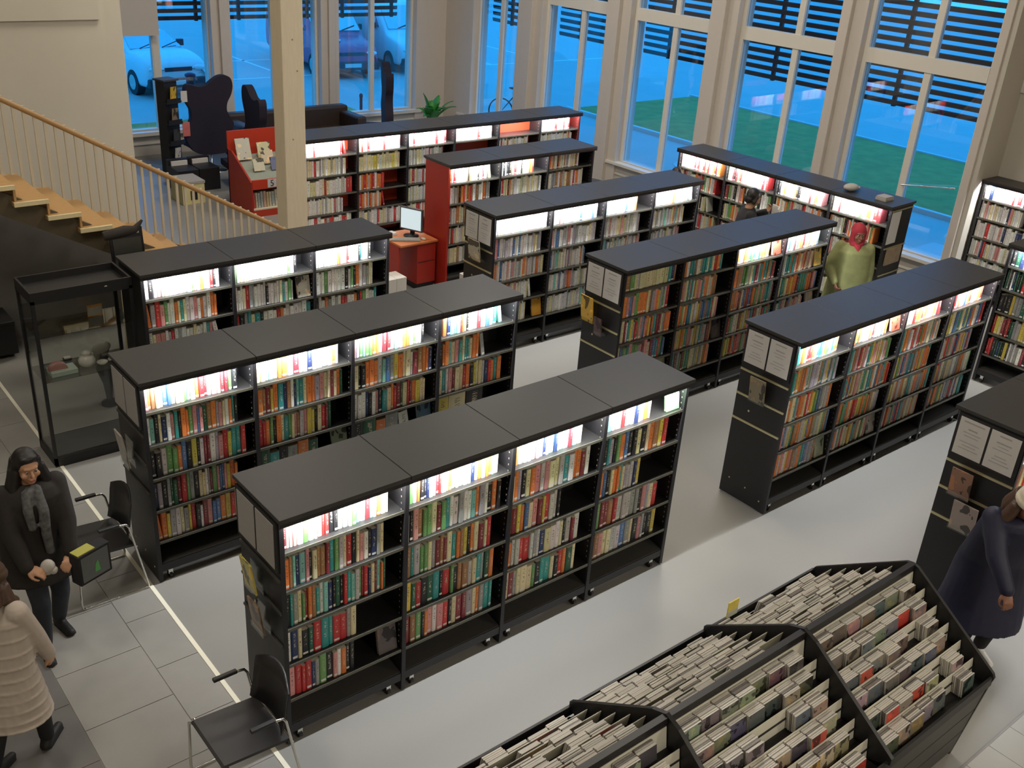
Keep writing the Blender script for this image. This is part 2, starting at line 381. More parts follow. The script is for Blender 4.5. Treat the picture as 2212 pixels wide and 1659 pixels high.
# ------------------------------------------------------------------ books
PAL = dict(w=(.82, .80, .75), c=(.78, .70, .42), y=(.72, .58, .10), o=(.80, .24, .06), r=(.55, .045, .045), m=(.24, .04, .05), p=(.70, .32, .30), t=(.05, .33, .32), g=(.16, .36, .12),
           G=(.03, .12, .07), b=(.09, .19, .40), n=(.03, .05, .14), k=(.022, .022, .024), s=(.36, .36, .35), S=(.58, .57, .54), a=(.38, .20, .09), q=(.25, .58, .50), l=(.45, .41, .48))
CN = dict(w='white', c='cream', y='yellow', o='orange', r='red', m='maroon', p='pink', t='teal', g='green', G='dark green', b='blue', n='navy', k='black', s='grey', S='pale grey', a='brown', q='turquoise', l='lilac')
ROWS = {
 'A': [["mwwpwgwwprrkkSswgqwmqwocc", "oaqnqpkcaamtgScrkcpwknsc", "ktscgmoatSqnkGkrtqSgmrncmqoG", "wnckGrttrrsc", "prrrnsgkpwokk"],
       ["cgwokknSwmrwcocwSwwnwocooqc", "wkpaggcmgtwwswwqoswkok", "atSggcsmamctoaykocmcr", "yGrkGtkrgkaaSctsGo", "magkopwprkcmmscostt"],
       ["cowwwwpwnwqnwqwmqc", "colkcopSpccStwoomw", "omyobcpmyrSSk", "oSSrrwsSncwwckSmw", "cmscccgkttckroGc"],
       ["wqwpwrwwnwwoc", "rktlkgobkkckcoayr", "gobkcootclSSny", "gmmarSSSsskplcr", "mapccSSbsckpskky"]],
 'B': [["poaccbbsccgqcommwpcmmgk", "wqkcnwptkoogpbpGaospcwotk", "kkSggobkykwmmwlpryttr", "nlksGGmrgskccwsmgpbbpyoo", "ooyswcsyrkwmpbboyrcws"],
       ["ccsqcoowmwwnwwwwos", "oamyotnawnqtcoolpccmcoG", "rrogkoctgcpaSpyykcrmG", "GtksoG", "ag"],
       ["plgqggoowmmpqwwoocgcSk", "ckkoooSqbsyoccwmaoon", "wwwnkwpktcormGcrmoycc", "kGosw", "ag"],
       ["konqqqmockwwmwwbwtq", "kooqcptcttcoos", "ctwpmccrokyccSnroto", "yck", "ag"]]}
MIX = {'C': 'wwwwwcScspkwtorwwg', 'D': 'wwwSScwwSswcqpbowwSl', 'E': 'rocstgmybwSaoptcp', 'F': 'ocswbtraypScogol', 'G': 'wcSsork', 'H': 'wwcSwcrsokwacw', 'I': 'wwcSwcwrws', 'J': 'wwcwSprwmkcog', 'K': 'wwwSwcrwnpwS', 'Q': 'kkssyrcGmwkn'}
fm = {'A': 1, 'B': 1}

def book_nodes(name, stuff):
    m = bpy.data.materials.new(name); m.use_nodes = True; nt = m.node_tree; b = nt.nodes['Principled BSDF']; b.inputs['Roughness'].default_value = 0.42
    N_ = nt.nodes.new; Lk = nt.links.new
    if stuff:
        at = N_('ShaderNodeVertexColor'); at.layer_name = 'col'; col, rnd = at.outputs[0], at.outputs[1]
    else:
        oi = N_('ShaderNodeObjectInfo'); col, rnd = oi.outputs['Color'], oi.outputs['Random']
    uv = N_('ShaderNodeUVMap'); sp = N_('ShaderNodeSeparateXYZ'); Lk(uv.outputs[0], sp.inputs[0])
    def math_(op, a, b_=None):
        n = N_('ShaderNodeMath'); n.operation = op
        for i, x in enumerate((a, b_)):
            if x is None: continue
            if isinstance(x, (int, float)): n.inputs[i].default_value = x
            else: Lk(x, n.inputs[i])
        return n.outputs[0]
    def band(v, lo, hi): return math_('MULTIPLY', math_('GREATER_THAN', v, lo), math_('LESS_THAN', v, hi))
    u, v = sp.outputs[0], sp.outputs[1]
    # shelf-mark sticker near the foot of most spines
    st = math_('MULTIPLY', math_('MULTIPLY', band(v, 0.05, 0.125), band(u, 0.12, 0.88)), math_('GREATER_THAN', rnd, 0.45))
    # title: broken strokes running up the middle of the spine
    nz = N_('ShaderNodeTexNoise'); nz.inputs['Scale'].default_value = 26; nz.inputs['Detail'].default_value = 1
    cb = N_('ShaderNodeCombineXYZ'); Lk(math_('MULTIPLY', u, 0.12), cb.inputs[0]); Lk(v, cb.inputs[1]); Lk(math_('MULTIPLY', rnd, 40), cb.inputs[2]); Lk(cb.outputs[0], nz.inputs['Vector'])
    ti = math_('MULTIPLY', math_('MULTIPLY', band(v, 0.34, 0.86), band(u, 0.33, 0.66)), math_('GREATER_THAN', nz.outputs[0], 0.56))
    lum = N_('ShaderNodeRGBToBW'); Lk(col, lum.inputs[0])
    tc = N_('ShaderNodeMix'); tc.data_type = 'RGBA'; Lk(math_('GREATER_THAN', lum.outputs[0], 0.33), tc.inputs[0]); tc.inputs[6].default_value = (.62, .56, .40, 1); tc.inputs[7].default_value = (.09, .07, .08, 1)
    m1 = N_('ShaderNodeMix'); m1.data_type = 'RGBA'; Lk(math_('MULTIPLY', ti, 0.75), m1.inputs[0]); Lk(col, m1.inputs[6]); Lk(tc.outputs[2], m1.inputs[7])
    m2 = N_('ShaderNodeMix'); m2.data_type = 'RGBA'; Lk(st, m2.inputs[0]); Lk(m1.outputs[2], m2.inputs[6]); m2.inputs[7].default_value = (.80, .78, .72, 1)
    Lk(m2.outputs[2], b.inputs['Base Color']); return m
book_one = book_nodes('book_cover', False); book_many = book_nodes('book_covers', True)
pages = mat('page_block', (0.60, 0.54, 0.40), 0.8, var=0.15, scale=80, stretch=(6, 1, 1))
# template book: x thickness -.5...5, y 0 spine .. 1 fore-edge, z 0..1
TV = [(-.5, .05), (-.32, .008), (.32, .008), (.5, .05), (.5, 1.0), (-.5, 1.0)]
tv = np.array([(x, y, 0.0) for x, y in TV] + [(x, y, 1.0) for x, y in TV])
tf = [(i, (i + 1) % 6, 6 + (i + 1) % 6, 6 + i) for i in range(6)] + [(5, 4, 3, 2, 1, 0), (6, 7, 8, 9, 10, 11)]
tmi = [0, 0, 0, 0, 1, 0, 1, 1]
def set_uv(me, reps=1):
    uvl = me.uv_layers.new(name='UVMap'); us = []
    for _ in range(reps):
        for fi, f in enumerate(tf):
            for vi in f:
                x, y, z = tv[vi]
                us += [x + 0.5, z] if fi in (0, 1, 2) else ([x + .5, z] if fi > 5 else [1.5, z])
    uvl.data.foreach_set('uv', us)
bm_ = bpy.data.meshes.new('book'); bm_.from_pydata(tv.tolist(), [], tf); bm_.materials.append(book_one); bm_.materials.append(pages)
bm_.polygons.foreach_set('material_index', tmi); set_uv(bm_)

bpy.context.view_layer.update(); DG = bpy.context.evaluated_depsgraph_get()
EYES = [CAM, CAM + Vector((0.55, -0.45, 0)), CAM + Vector((-0.55, 0.45, 0))]
def seen(ps):
    best = 0
    for e in EYES:
        n = 0
        for p in ps:
            d = p - e; L = d.length; d.normalize()
            if not sc.ray_cast(DG, e, d, distance=L - 0.012)[0]: n += 1
        if e is CAM: first = n
        best = max(best, n)
    return first, best
BOOKS = []    # dicts
brs = random.Random(11)
def place_row(key, bay, row, spec, z, pale):
    t = CASES[key]; Mw = t.matrix_world
    x0 = OV + bay * 0.9 + 0.024; x1 = OV + (bay + 1) * 0.9 - 0.022; room = x1 - x0
    lean_last = brs.random() < 0.12
    if spec is not None:
        seq = spec; full = min(0.97, (0.93 if len(seq) > 14 else 0.6) * (0.90 + 0.10 * brs.random()))
        base = room * full / len(seq)
    else:
        n = brs.randint(17, 25); seq = [brs.choice(MIX[key]) for _ in range(n)]; full = brs.choice([0.72, 0.80, 0.86, 0.93]); base = room * full / n
    x = x0; hrow = (0.232 if row else 0.204) + 0.012 * brs.random(); top_face = None
    for i, ch in enumerate(seq):
        w_ = base * (0.62 + 0.76 * brs.random()); h = hrow + brs.uniform(-0.028, 0.022); h = min(h, 0.262 if row else 0.214); dpt = brs.uniform(0.135, 0.165)
        if x + w_ > x1: break
        c = PAL[ch]; j = brs.uniform(0.85, 1.12); c = tuple(min(.9, max(.01, v * j * brs.uniform(.94, 1.06))) for v in c)
        y = (0.066 if row else 0.080) + brs.uniform(0, 0.016)
        tilt = 0.0
        if i == 0 and brs.random() < 0.06: tilt = 0.10
        if lean_last and i == len(seq) - 1 and x + w_ + 0.06 < x1: tilt = 0.16; x += 0.035
        Ml = Mw @ Matrix.Translation((x + w_ / 2, y, z + 0.0006 + abs(math.sin(tilt)) * w_ / 2)) @ Matrix.Rotation(-tilt, 4, 'Y') @ Matrix.Diagonal((w_ * 0.965, dpt, h, 1))
        BOOKS.append(dict(M=Ml, c=c, ch=ch, key=key, bay=bay, row=row, i=i + 1, w=w_, h=h, face=False))
        x += w_
    return x, x1
ROWN = {0: 'top lit shelf', 1: 'second shelf', 2: 'third shelf', 3: 'fourth shelf', 4: 'lowest shelf'}
FACE = []
for key, t in CASES.items():
    nb = len([c for c in t.children if c.name.startswith('top_panel')])
    for bay in range(nb):
        for row in range(5):
            spec = ROWS[key][bay][row] if key in ROWS else {('I', 1, 2): 'oworoSorwoor', ('I', 1, 3): 'orowoSroSowor', ('I', 1, 1): 'cccwccycwccccycc', ('E', 0, 0): 'aagcScccccccctna'}.get((key, bay, row))
            if key == 'I' and bay == 4 and row == 0: continue
            if key == 'I' and row > 0 and bay in (3, 4, 5) and brs.random() < .5: continue
            x, x1 = place_row(key, bay, row, spec, LV[4 - row], MIX.get(key))
            if x1 - x > 0.19 and (brs.random() < 0.55 or row == 0 and key in 'ABCF'): FACE.append((key, bay, row, x, x1))
kept = []
for b in BOOKS:
    ps = [b['M'] @ Vector((0, -0.05, zz)) for zz in (0.12, 0.5, 0.93)]
    u, v, d = proj(ps[1])
    if not (-60 < u < 2272 and -60 < v < 1720): continue
    f, best = seen(ps)
    if best == 0: continue
    b['area'] = b['w'] * b['h'] / d ** 2 * f; kept.append(b)
kept.sort(key=lambda b: -b['area'])
CPH = {'A': 'front bookcase', 'B': 'second bookcase', 'C': 'cabinet-side bookcase', 'D': 'pale-spined bookcase', 'E': 'part-unlit bookcase', 'F': 'aisle bookcase', 'G': 'navy-coat bookcase', 'H': 'red ended bookcase', 'I': 'red backed bookcase', 'J': 'window bookcase', 'K': 'grey wall bookcase', 'Q': 'dark spined bookcase'}
NIND = 290
for b in kept[:NIND]:
    o = bpy.data.objects.new('book', bm_); C.objects.link(o); o.matrix_world = b['M']; o.color = b['c'] + (1,)
    size = ('thick ' if b['w'] > 0.042 else 'slim ' if b['w'] < 0.022 else '') + CN[b['ch']]
    tag(o, '%s book, %s from bay start, %s, %s bay, %s' % (size, ORD[b['i']], ROWN[b['row']], ORD[b['bay'] + 1], CPH[b['key']]), 'book', 'upright books on the bookcase shelves')
rest = kept[NIND:]
if rest:
    V = np.concatenate([(np.c_[tv, np.ones(12)] @ np.array(b['M']).T)[:, :3] for b in rest]); F = [tuple(i + 12 * k for i in f) for k in range(len(rest)) for f in tf]
    me = bpy.data.meshes.new('books'); me.from_pydata(V.tolist(), [], F); me.materials.append(book_many); me.materials.append(pages)
    me.polygons.foreach_set('material_index', tmi * len(rest)); set_uv(me, len(rest))
    ca = me.color_attributes.new('col', 'FLOAT_COLOR', 'POINT'); cols = np.repeat(np.array([b['c'] + (brs.random(),) for b in rest]), 12, axis=0).astype(np.float32); ca.data.foreach_set('color', cols.ravel())
    o = bpy.data.objects.new('books', me); C.objects.link(o); tag(o, 'smaller books filling the remaining shelves of all the bookcases', 'books', kind='stuff')
print('BOOKS', len(BOOKS), len(kept), 'faces', len(FACE))

# ------------------------------------------------------------------ face-out books, stacks, labels on the shelves
def cover(name):
    if name in _M: return _M[name]
    m = bpy.data.materials.new(name); m.use_nodes = True; nt = m.node_tree; b = nt.nodes['Principled BSDF']; b.inputs['Roughness'].default_value = 0.35
    oi = nt.nodes.new('ShaderNodeObjectInfo'); tc = nt.nodes.new('ShaderNodeTexCoord'); nz = nt.nodes.new('ShaderNodeTexNoise'); nz.noise_dimensions = '4D'
    nz.inputs['Scale'].default_value = 1.7; nz.inputs['Detail'].default_value = 3; mt = nt.nodes.new('ShaderNodeMath'); mt.operation = 'MULTIPLY'; mt.inputs[1].default_value = 50
    nt.links.new(oi.outputs['Random'], mt.inputs[0]); nt.links.new(mt.outputs[0], nz.inputs['W']); nt.links.new(tc.outputs['Generated'], nz.inputs['Vector'])
    rp = nt.nodes.new('ShaderNodeValToRGB'); rp.color_ramp.interpolation = 'CONSTANT'
    e = rp.color_ramp.elements; e[0].position = 0; e[0].color = (0.05, 0.045, 0.05, 1); e[1].position = 0.44; e[1].color = (1, 1, 1, 1); x = e.new(0.60); x.color = (1.6, 1.3, .9, 1)
    nt.links.new(nz.outputs[0], rp.inputs[0]); mx = nt.nodes.new('ShaderNodeMix'); mx.data_type = 'RGBA'; mx.blend_type = 'MULTIPLY'; mx.inputs[0].default_value = 0.85
    nt.links.new(oi.outputs['Color'], mx.inputs[6]); nt.links.new(rp.outputs[0], mx.inputs[7]); nt.links.new(mx.outputs[2], b.inputs['Base Color']); _M[name] = m; return m
covm = cover('picture_cover')
fb = MB(); fb.box((-.5, 0, 0), (.5, 0.12, 1)); fb.box((-.47, 0.12, 0.015), (.48, 0.88, 0.985), 1); fb.box((-.5, 0.88, 0), (.5, 1, 1))
face_me = fb.mesh('display_book', [covm, pages])
FC = {('A', 0, 0): (.05, .05, .05), ('A', 0, 3): (.36, .35, .33), ('A', 1, 4): (.05, .25, .27), ('A', 2, 0): (.75, .55, .15), ('A', 2, 1): (.10, .08, .04), ('A', 3, 0): (.25, .62, .25), ('B', 0, 0): (.45, .5, .6), ('B', 1, 0): (.85, .42, .12),
      ('B', 2, 2): (.10, .22, .25), ('B', 3, 1): (.35, .18, .05), ('D', 0, 4): (.7, .35, .04), ('C', 1, 0): (.75, .35, .30), ('C', 1, 1): (.5, .47, .40)}
frs = random.Random(5); FCN = [((.55, .1, .06), 'red'), ((.5, .45, .36), 'beige'), ((.1, .2, .3), 'dark blue'), ((.65, .5, .15), 'yellow'), ((.12, .1, .1), 'black'), ((.3, .35, .25), 'green grey')]
bpy.context.view_layer.update(); DG = bpy.context.evaluated_depsgraph_get()
nf = 0
for (key, bay, row, x, x1) in FACE:
    t = CASES[key]; z = LV[4 - row]; hh = 0.205 if row == 0 else 0.225; ww = min(0.15, x1 - x - 0.03)
    Ml = t.matrix_world @ Matrix.Translation((x1 - ww / 2 - 0.012, 0.075, z + 0.0055)) @ Matrix.Rotation(-0.16, 4, 'X') @ Matrix.Diagonal((ww, 0.026, hh, 1))
    f, best = seen([Ml @ Vector((0, -0.1, zz)) for zz in (0.2, 0.6, 0.95)])
    u, v, d = proj(Ml @ Vector((0, 0, .5)))
    if best == 0 or not (0 < u < 2212 and 0 < v < 1659) or d > 13: continue
    col, cn = frs.choice(FCN)
    if (key, bay, row) in FC:
        col = FC[(key, bay, row)]; cn = 'picture'
    o = bpy.data.objects.new('display_book', face_me); C.objects.link(o); o.matrix_world = Ml; o.color = tuple(col) + (1,)
    tag(o, '%s cover book standing face out on the %s, %s bay, %s' % (cn, ROWN[row], ORD[bay + 1], CPH[key]), 'display book', 'face-out books'); nf += 1
# booklets in clear holders on the end panels
def holder(px, y, z, col, label, wd=0.17, hh=0.24, tilt=-0.22):
    t = thing('leaflet_holder', label, 'leaflet', (px, y, z), PI / 2 * -1)
    # local x runs along -y (world), local y points to +x (towards the panel)
    m = MB(); m.box((-wd / 2, -0.055, 0), (wd / 2, -0.002, 0.008)); m.box((-wd / 2, -0.060, 0), (wd / 2, -0.055, 0.045)); m.box((-wd / 2, -0.006, 0), (wd / 2, -0.002, hh * 0.8))
    m.build('clear_pocket', caseglass, t)
    b = MB(); b.box((-wd / 2 + 0.008, -0.004, 0), (wd / 2 - 0.008, 0.008, hh)); o = b.build('booklet', covm, t, loc=(0, -0.046, 0.009), rot=(tilt * -0.6, 0, 0)); o.color = col + (1,); return t
holder(-0.002, 0.34, 1.13, (.62, .52, .10), 'yellow picture booklet in a clear pocket on front bookcase end')
holder(-0.002, 0.26, 0.86, (.22, .14, .08), 'brown booklet in a clear pocket below the yellow one')
holder(-0.02, 2.49, 0.98, (.40, .38, .34), 'grey booklet in a clear pocket above the rear chair', 0.17, 0.30)
holder(5.038, 0.31, 1.11, (.24, .20, .13), 'dim brown booklet on the end rail of the aisle bookcase', 0.19, 0.25)
holder(4.998, 2.58, 1.11, (.74, .46, .06), 'yellow booklet clipped under the sheets of the part-unlit bookcase', 0.20, 0.30)
holder(4.998, 2.40, 1.02, (.10, .05, .06), 'small dark booklet in front of the yellow booklet', 0.13, 0.20)
holder(4.968, 4.56, 1.20, (.50, .46, .36), 'grey picture booklet of a seated figure on end of pale-spined bookcase', 0.24, 0.26)
holder(5.128, -1.66, 1.10, (.30, .16, .10), 'dark red booklet on the end rails beside the navy coat', 0.19, 0.25)
holder(5.128, -1.76, 0.82, (.48, .40, .36), 'pale leaflet with red marks low beside the navy coat', 0.22, 0.27)

# ------------------------------------------------------------------ glass display cabinet
g = thing('display_cabinet', 'tall black framed glass display cabinet at the end of a bookcase', 'display cabinet', (-0.13, 4.42, 0))
Wc, Dc, Hc = 0.90, 0.48, 1.78
for i, (x, y) in enumerate(((0, 0), (Wc - 0.03, 0), (0, Dc - 0.03), (Wc - 0.03, Dc - 0.03))):
    MB().box((x, y, 0.02), (x + 0.03, y + 0.03, Hc - 0.08)).build('post', black, g)
MB().box((0, 0, 0.0), (Wc, Dc, 0.10)).build('plinth', black, g); MB().box((0.03, 0.03, 0.10), (Wc - 0.03, Dc - 0.03, 0.108)).build('floor_board', deckm, g)
tp = MB(); tp.box((0, 0, Hc - 0.11), (Wc, 0.02, Hc)); tp.box((0, Dc - 0.02, Hc - 0.11), (Wc, Dc, Hc)); tp.box((0, 0.02, Hc - 0.11), (0.02, Dc - 0.02, Hc)); tp.box((Wc - 0.02, 0.02, Hc - 0.11), (Wc, Dc - 0.02, Hc)); tp.box((0.02, 0.02, Hc - 0.11), (Wc - 0.02, Dc - 0.02, Hc - 0.06))
tp.build('top_tray', black, g)
for a, b in (((0.03, 0.010, 0.11), (Wc - 0.03, 0.015, Hc - 0.11)), ((0.03, Dc - 0.015, 0.11), (Wc - 0.03, Dc - 0.010, Hc - 0.11)), ((0.010, 0.03, 0.11), (0.015, Dc - 0.03, Hc - 0.11))):
    MB().box(a, b).build('pane', caseglass, g)
shg = glass('shelf_glass', (0.70, 0.71, 0.68), 2.2)
MB().box((0.02, 0.03, 1.325), (Wc - 0.02, Dc - 0.03, 1.333)).build('glass_shelf', shg, g); MB().box((0.02, 0.03, 0.878), (Wc - 0.02, Dc - 0.03, 0.886)).build('glass_shelf', shg, g)
MB().tube([(0.018, 0.03, 0.93), (0.005, 0.03, 0.93)], 0.012, 8).build('lock', steel, g)
def put(name, label, cat, mb, m, loc, bevel=0.0, group=None):
    o = mb.build(name, m, None, loc, None, bevel); return tag(o, label, cat, group)
CG = 'exhibits in the glass cabinet'
put('exhibit_book', 'pale green book lying flat on the middle glass shelf', 'book', MB().box((-.12, -.08, 0), (.12, .08, .045)), mat('pale_green', (.50, .60, .52), .5), (0.10, 4.60, 0.887), 0.004, CG)
put('pink_fan', 'half-round pink object standing on the pale green book', 'ornament', MB().prism([(0.085 * math.cos(a * PI / 10), 0.07 * math.sin(a * PI / 10)) for a in range(11)], 'y', -0.03, 0.03), mat('dusty_pink', (.55, .26, .24), .6), (0.06, 4.60, 0.933), 0, CG)
put('white_jar', 'round white lidded jar in the middle of the glass shelf', 'jar', MB().lathe([(0.05, 0), (0.075, 0.02), (0.08, 0.06), (0.06, 0.10), (0.035, 0.115), (0.045, 0.125), (0.042, 0.145), (0.01, 0.155)], 18), mat('white_china', (.80, .77, .70), .3), (0.34, 4.64, 0.887), 0, CG)
put('dark_tin', 'small dark tin with a pale lid between book and jar', 'tin', MB().box((-.035, -.03, 0), (.035, .03, .075)).box((-.03, -.025, .075), (.03, .025, .085), 1), [black, white], (0.19, 4.73, 0.887), 0, CG)
pl = thing('patterned_plate', 'pink and white patterned plate leaning behind the small dishes', 'plate', (0.52, 4.74, 0.887), 0, CG)
Mx = Matrix.Rotation(-1.1, 4, 'X'); MB().lathe([(0.002, 0.012), (0.06, 0.012), (0.09, 0.022), (0.092, 0.018), (0.06, 0.004), (0.002, 0.004)], 22, M=Matrix.Translation((0, 0, 0.088)) @ Mx).build('dish', white, pl)
MB().lathe([(0.03, 0.0135), (0.055, 0.0135), (0.055, 0.0145), (0.03, 0.0145)], 20, M=Matrix.Translation((0, 0, 0.088)) @ Mx).build('pattern_ring', mat('plum', (.28, .06, .08), .5), pl)
for k, (x, y) in enumerate(((0.47, 4.60), (0.58, 4.61), (0.66, 4.68))):
    put('small_dish', 'small white dish, %s of three in front of the patterned plate' % ORD[k + 1], 'dish', MB().lathe([(0.03, 0), (0.05, 0.018), (0.052, 0.026), (0.046, 0.022), (0.02, 0.008)], 16), mat('white_china', (.80, .77, .70), .3), (x, y, 0.887), 0, CG)
put('exhibit_card', 'orange edged picture card on the top glass shelf', 'card', MB().box((-.07, -.006, 0), (.07, .006, .11)).box((-.065, -.0075, .01), (.065, -.006, .09), 1), [mat('card_orange', (.60, .26, .05), .6), mat('card_grey', (.40, .38, .32), .7)], (0.50, 4.74, 1.334), 0, CG)
for k, (x, y, s) in enumerate(((0.28, 4.452, 0.5), (0.43, 4.455, 1.1), (0.53, 4.455, 1.3), (0.72, 4.455, .8))):
    put('cabinet_lamp', 'tiny bright spot fitting on the cabinet tray edge, %s from its brass strip corner' % ORD[k + 1], 'spot fitting', MB().lathe([(0.018 * s, 0), (0.030 * s, 0.010), (0.026 * s, 0.022), (0.006, 0.028)], 14), mat('fitting_white', (.72, .68, .50), .4), (x, y, 1.7205), 0, 'spot fittings on the cabinet top')
put('low_plant_stand', 'dark figure ornament low behind the glass cabinet', 'ornament', MB().lathe([(0.09, 0), (0.09, 0.03), (0.03, 0.06), (0.05, 0.25), (0.10, 0.42), (0.04, 0.60), (0.06, 0.66), (0.005, 0.74)], 14), black, (0.75, 5.45, 0.0))

# ------------------------------------------------------------------ black display easel in front of the stairs
e = thing('display_easel', 'black display easel with a white header strip, before the stairs', 'easel', (1.16, 5.45, 0), 0.0)
Mt = Matrix.Rotation(-0.10, 4, 'X')
MB().box((-0.17, -0.02, 1.30), (0.17, 0.015, 1.86), M=Mt).build('board', black, e); MB().box((-0.13, -0.026, 1.80), (0.13, -0.02, 1.84), M=Mt).build('header_strip', paper, e)
MB().box((-0.145, -0.024, 1.34), (0.145, -0.021, 1.76), M=Mt).build('poster', mat('dark_poster', (.05, .048, .04), .5), e)
MB().box((-0.18, -0.10, 1.27), (0.18, 0.0, 1.30), M=Mt).build('ledge', deckm, e)
MB().tube([(-0.15, 0, 1.28), (-0.22, -0.16, 0.0)], 0.016, 8).build('leg', woodlight, e); MB().tube([(0.15, 0, 1.28), (0.22, -0.16, 0.0)], 0.016, 8).build('leg', woodlight, e); MB().tube([(0, 0.02, 1.5), (0, 0.42, 0.0)], 0.016, 8).build('leg', black, e)
put('paper_roll', 'dark crumpled sheet lying over the easel top', 'paper', MB().tube([(-0.26, 0.02, 1.90), (-0.05, 0.0, 1.93), (0.05, -0.01, 1.94), (0.13, 0, 2.02)], [0.05, 0.06, 0.04, 0.012], 8), mat('dark_cloth', (.03, .024, .02), .8), (1.10, 5.30, 0.0))
put('low_bench', 'long black low bench in front of the shade panel under the stairs', 'bench', MB().box((-2.2, 0, 0.05), (0, 0.45, 0.42)).box((-2.15, 0.05, 0), (-2.1, 0.4, 0.05)).box((-0.1, 0.05, 0), (-0.05, 0.4, 0.05)).box((-2.2, -0.02, 0.42), (0.0, 0.47, 0.46)), black, (0.30, 7.12, 0), 0.01)
struct('stair_shade_panel', MB().prism([(-9, 0), (3.5, 0), (3.5, .05), (-1.0, 2.75), (-9, 7.0)], 'y', 7.62, 7.68), mat('stair_shade_grey', (.20, .19, .175), .8, var=.04))  # added panel, its dark grey stands in for shade under the stairs

# ------------------------------------------------------------------ staircase
st = thing('staircase', 'wooden staircase with cream balusters rising along the cream wall', 'staircase', (0, 6.0, 0))
rise, going = 0.1777, 0.30
for i in range(16):
    z = rise * (i + 1); x = 3.86 - going * i
    MB().box((x - going - 0.03, 0.03, z - 0.045), (x, 1.13, z)).build('tread', wood, st); MB().box((x - going - 0.03, 0.0, z - 0.040), (x, 0.03, z + 0.003)).build('nosing', woodlight, st)
    MB().box((x - going - 0.01, 0.06, z), (x - going + 0.012, 1.13, z + rise - 0.045)).build('riser', wood, st)
    for q in range(3):
        bx = x - 0.05 - q * 0.10
        MB().box((bx - 0.014, 1.075, z - 0.02), (bx + 0.014, 1.100, z + 0.90 + (0.05 + q * 0.10 - .15) * rise / going)).build('baluster', balust, st)
Lr = 16
def line_z(x): return rise * ((3.86 - x) / going + 0.5)
for y in (0.10, 1.0):
    pts = [(4.0, -0.0), (4.0, 0.12), (-1.0, line_z(-1.0) - 0.10), (-1.0, line_z(-1.0) - 0.34), (3.7, 0.0)]
    MB().prism(pts, 'y', y, y + 0.05).build('stringer', mat('stringer_dark', (.11, .085, .05), .5), st)
hx = 3.9
MB().tube([(hx, 1.086, line_z(hx) + 0.86), (-1.0, 1.086, line_z(-1.0) + 0.86)], 0.030, 10).build('handrail', railwood, st)
MB().box((3.83, 1.06, 0), (3.88, 1.11, 0.93)).build('newel_post', balust, st)

# ------------------------------------------------------------------ timber column
cl = MB().box((4.175, 7.90, 0), (4.495, 8.20, 7.8)); o = cl.build('timber_column', glulam, None, bevel=0.012); tag(o, 'square pale glulam timber column rising past the ceiling of the view', 'column')
lam = MB()
for z in (2.0, 2.9, 3.3): lam.tube([(4.30 + (z % 1) * 0.1, 7.902, z), (4.30 + (z % 1) * 0.1, 7.897, z)], 0.012, 8)
lam.build('knots', mat('knot', (.40, .27, .13), .7), o)

# ------------------------------------------------------------------ disc browser
BX, BY = 2.48, -2.05
br = thing('disc_browser', 'long black ridged browser full of plastic disc cases', 'browser', (BX, BY, 0))
XE = [-0.0, 1.24, 2.48, 3.72]
def ztop(dy): return 1.245 - 0.68 * abs(dy)
prof = [(0.0, 1.26), (0.045, 1.25), (0.70, 0.80), (0.715, 0.77), (0.715, 0.70), (0.62, 0.0), (-0.62, 0.0), (-0.715, 0.70), (-0.73, 0.77), (-0.715, 0.80), (-0.045, 1.25)]
for i, x in enumerate(XE):
    nm = 'end_panel' if i in (0, 3) else 'partition'
    if nm == 'end_panel': MB().prism(prof, 'x', x - 0.012 - BX, x + 0.012 - BX).build(nm, black, br)
    else:
        pt = [(0.0, 1.275), (0.10, 1.235), (0.72, 0.805), (0.72, 0.76), (0.60, 0.70), (-0.60, 0.70), (-0.735, 0.76), (-0.735, 0.805), (-0.10, 1.235)]
        MB().prism(pt, 'x', x - 0.014 - BX, x + 0.014 - BX).build(nm, black, br)
MB().box((XE[0] - BX, -0.02, 1.20), (XE[3] - BX, 0.02, 1.262)).build('ridge_bar', black, br)
for s_ in (-1, 1):
    MB().prism([(s_ * 0.722, 0.775), (s_ * 0.722, 0.70), (s_ * 0.705, 0.70), (s_ * 0.705, 0.775)], 'x', XE[0] - BX, XE[3] - BX).build('eave_bar', black, br)
    for k in range(3):
        z1 = 0.68 - k * 0.22
        MB().prism([(s_ * (0.62 + 0.09 * z1 / .7), z1), (s_ * (0.62 + 0.09 * (z1 - .205) / .7), z1 - .205), (s_ * (0.59 + 0.09 * (z1 - .205) / .7), z1 - .205), (s_ * (0.59 + 0.09 * z1 / .7), z1)], 'x', XE[0] + 0.012 - BX, XE[3] - 0.012 - BX).build('side_board', deckm, br)
case_edge = mat('case_plastic', (0.56, 0.53, 0.48), 0.3, var=0.12, scale=40)
cd_me = MB(); cd_me.add([(-.5, 0, 0), (.5, 0, 0), (.5, 0, 1), (-.5, 0, 1)], [(0, 1, 2, 3)], 0)
cd_me.add([(-.5, 0, 0), (.5, 0, 0), (.5, 1, 0), (-.5, 1, 0), (-.5, 0, 1), (.5, 0, 1), (.5, 1, 1), (-.5, 1, 1)], [(0, 3, 2, 1), (4, 5, 6, 7), (1, 2, 6, 5), (2, 3, 7, 6), (3, 0, 4, 7)], 1)
cd_mesh = cd_me.mesh('disc_case', [covm, case_edge])
crs = random.Random(21)
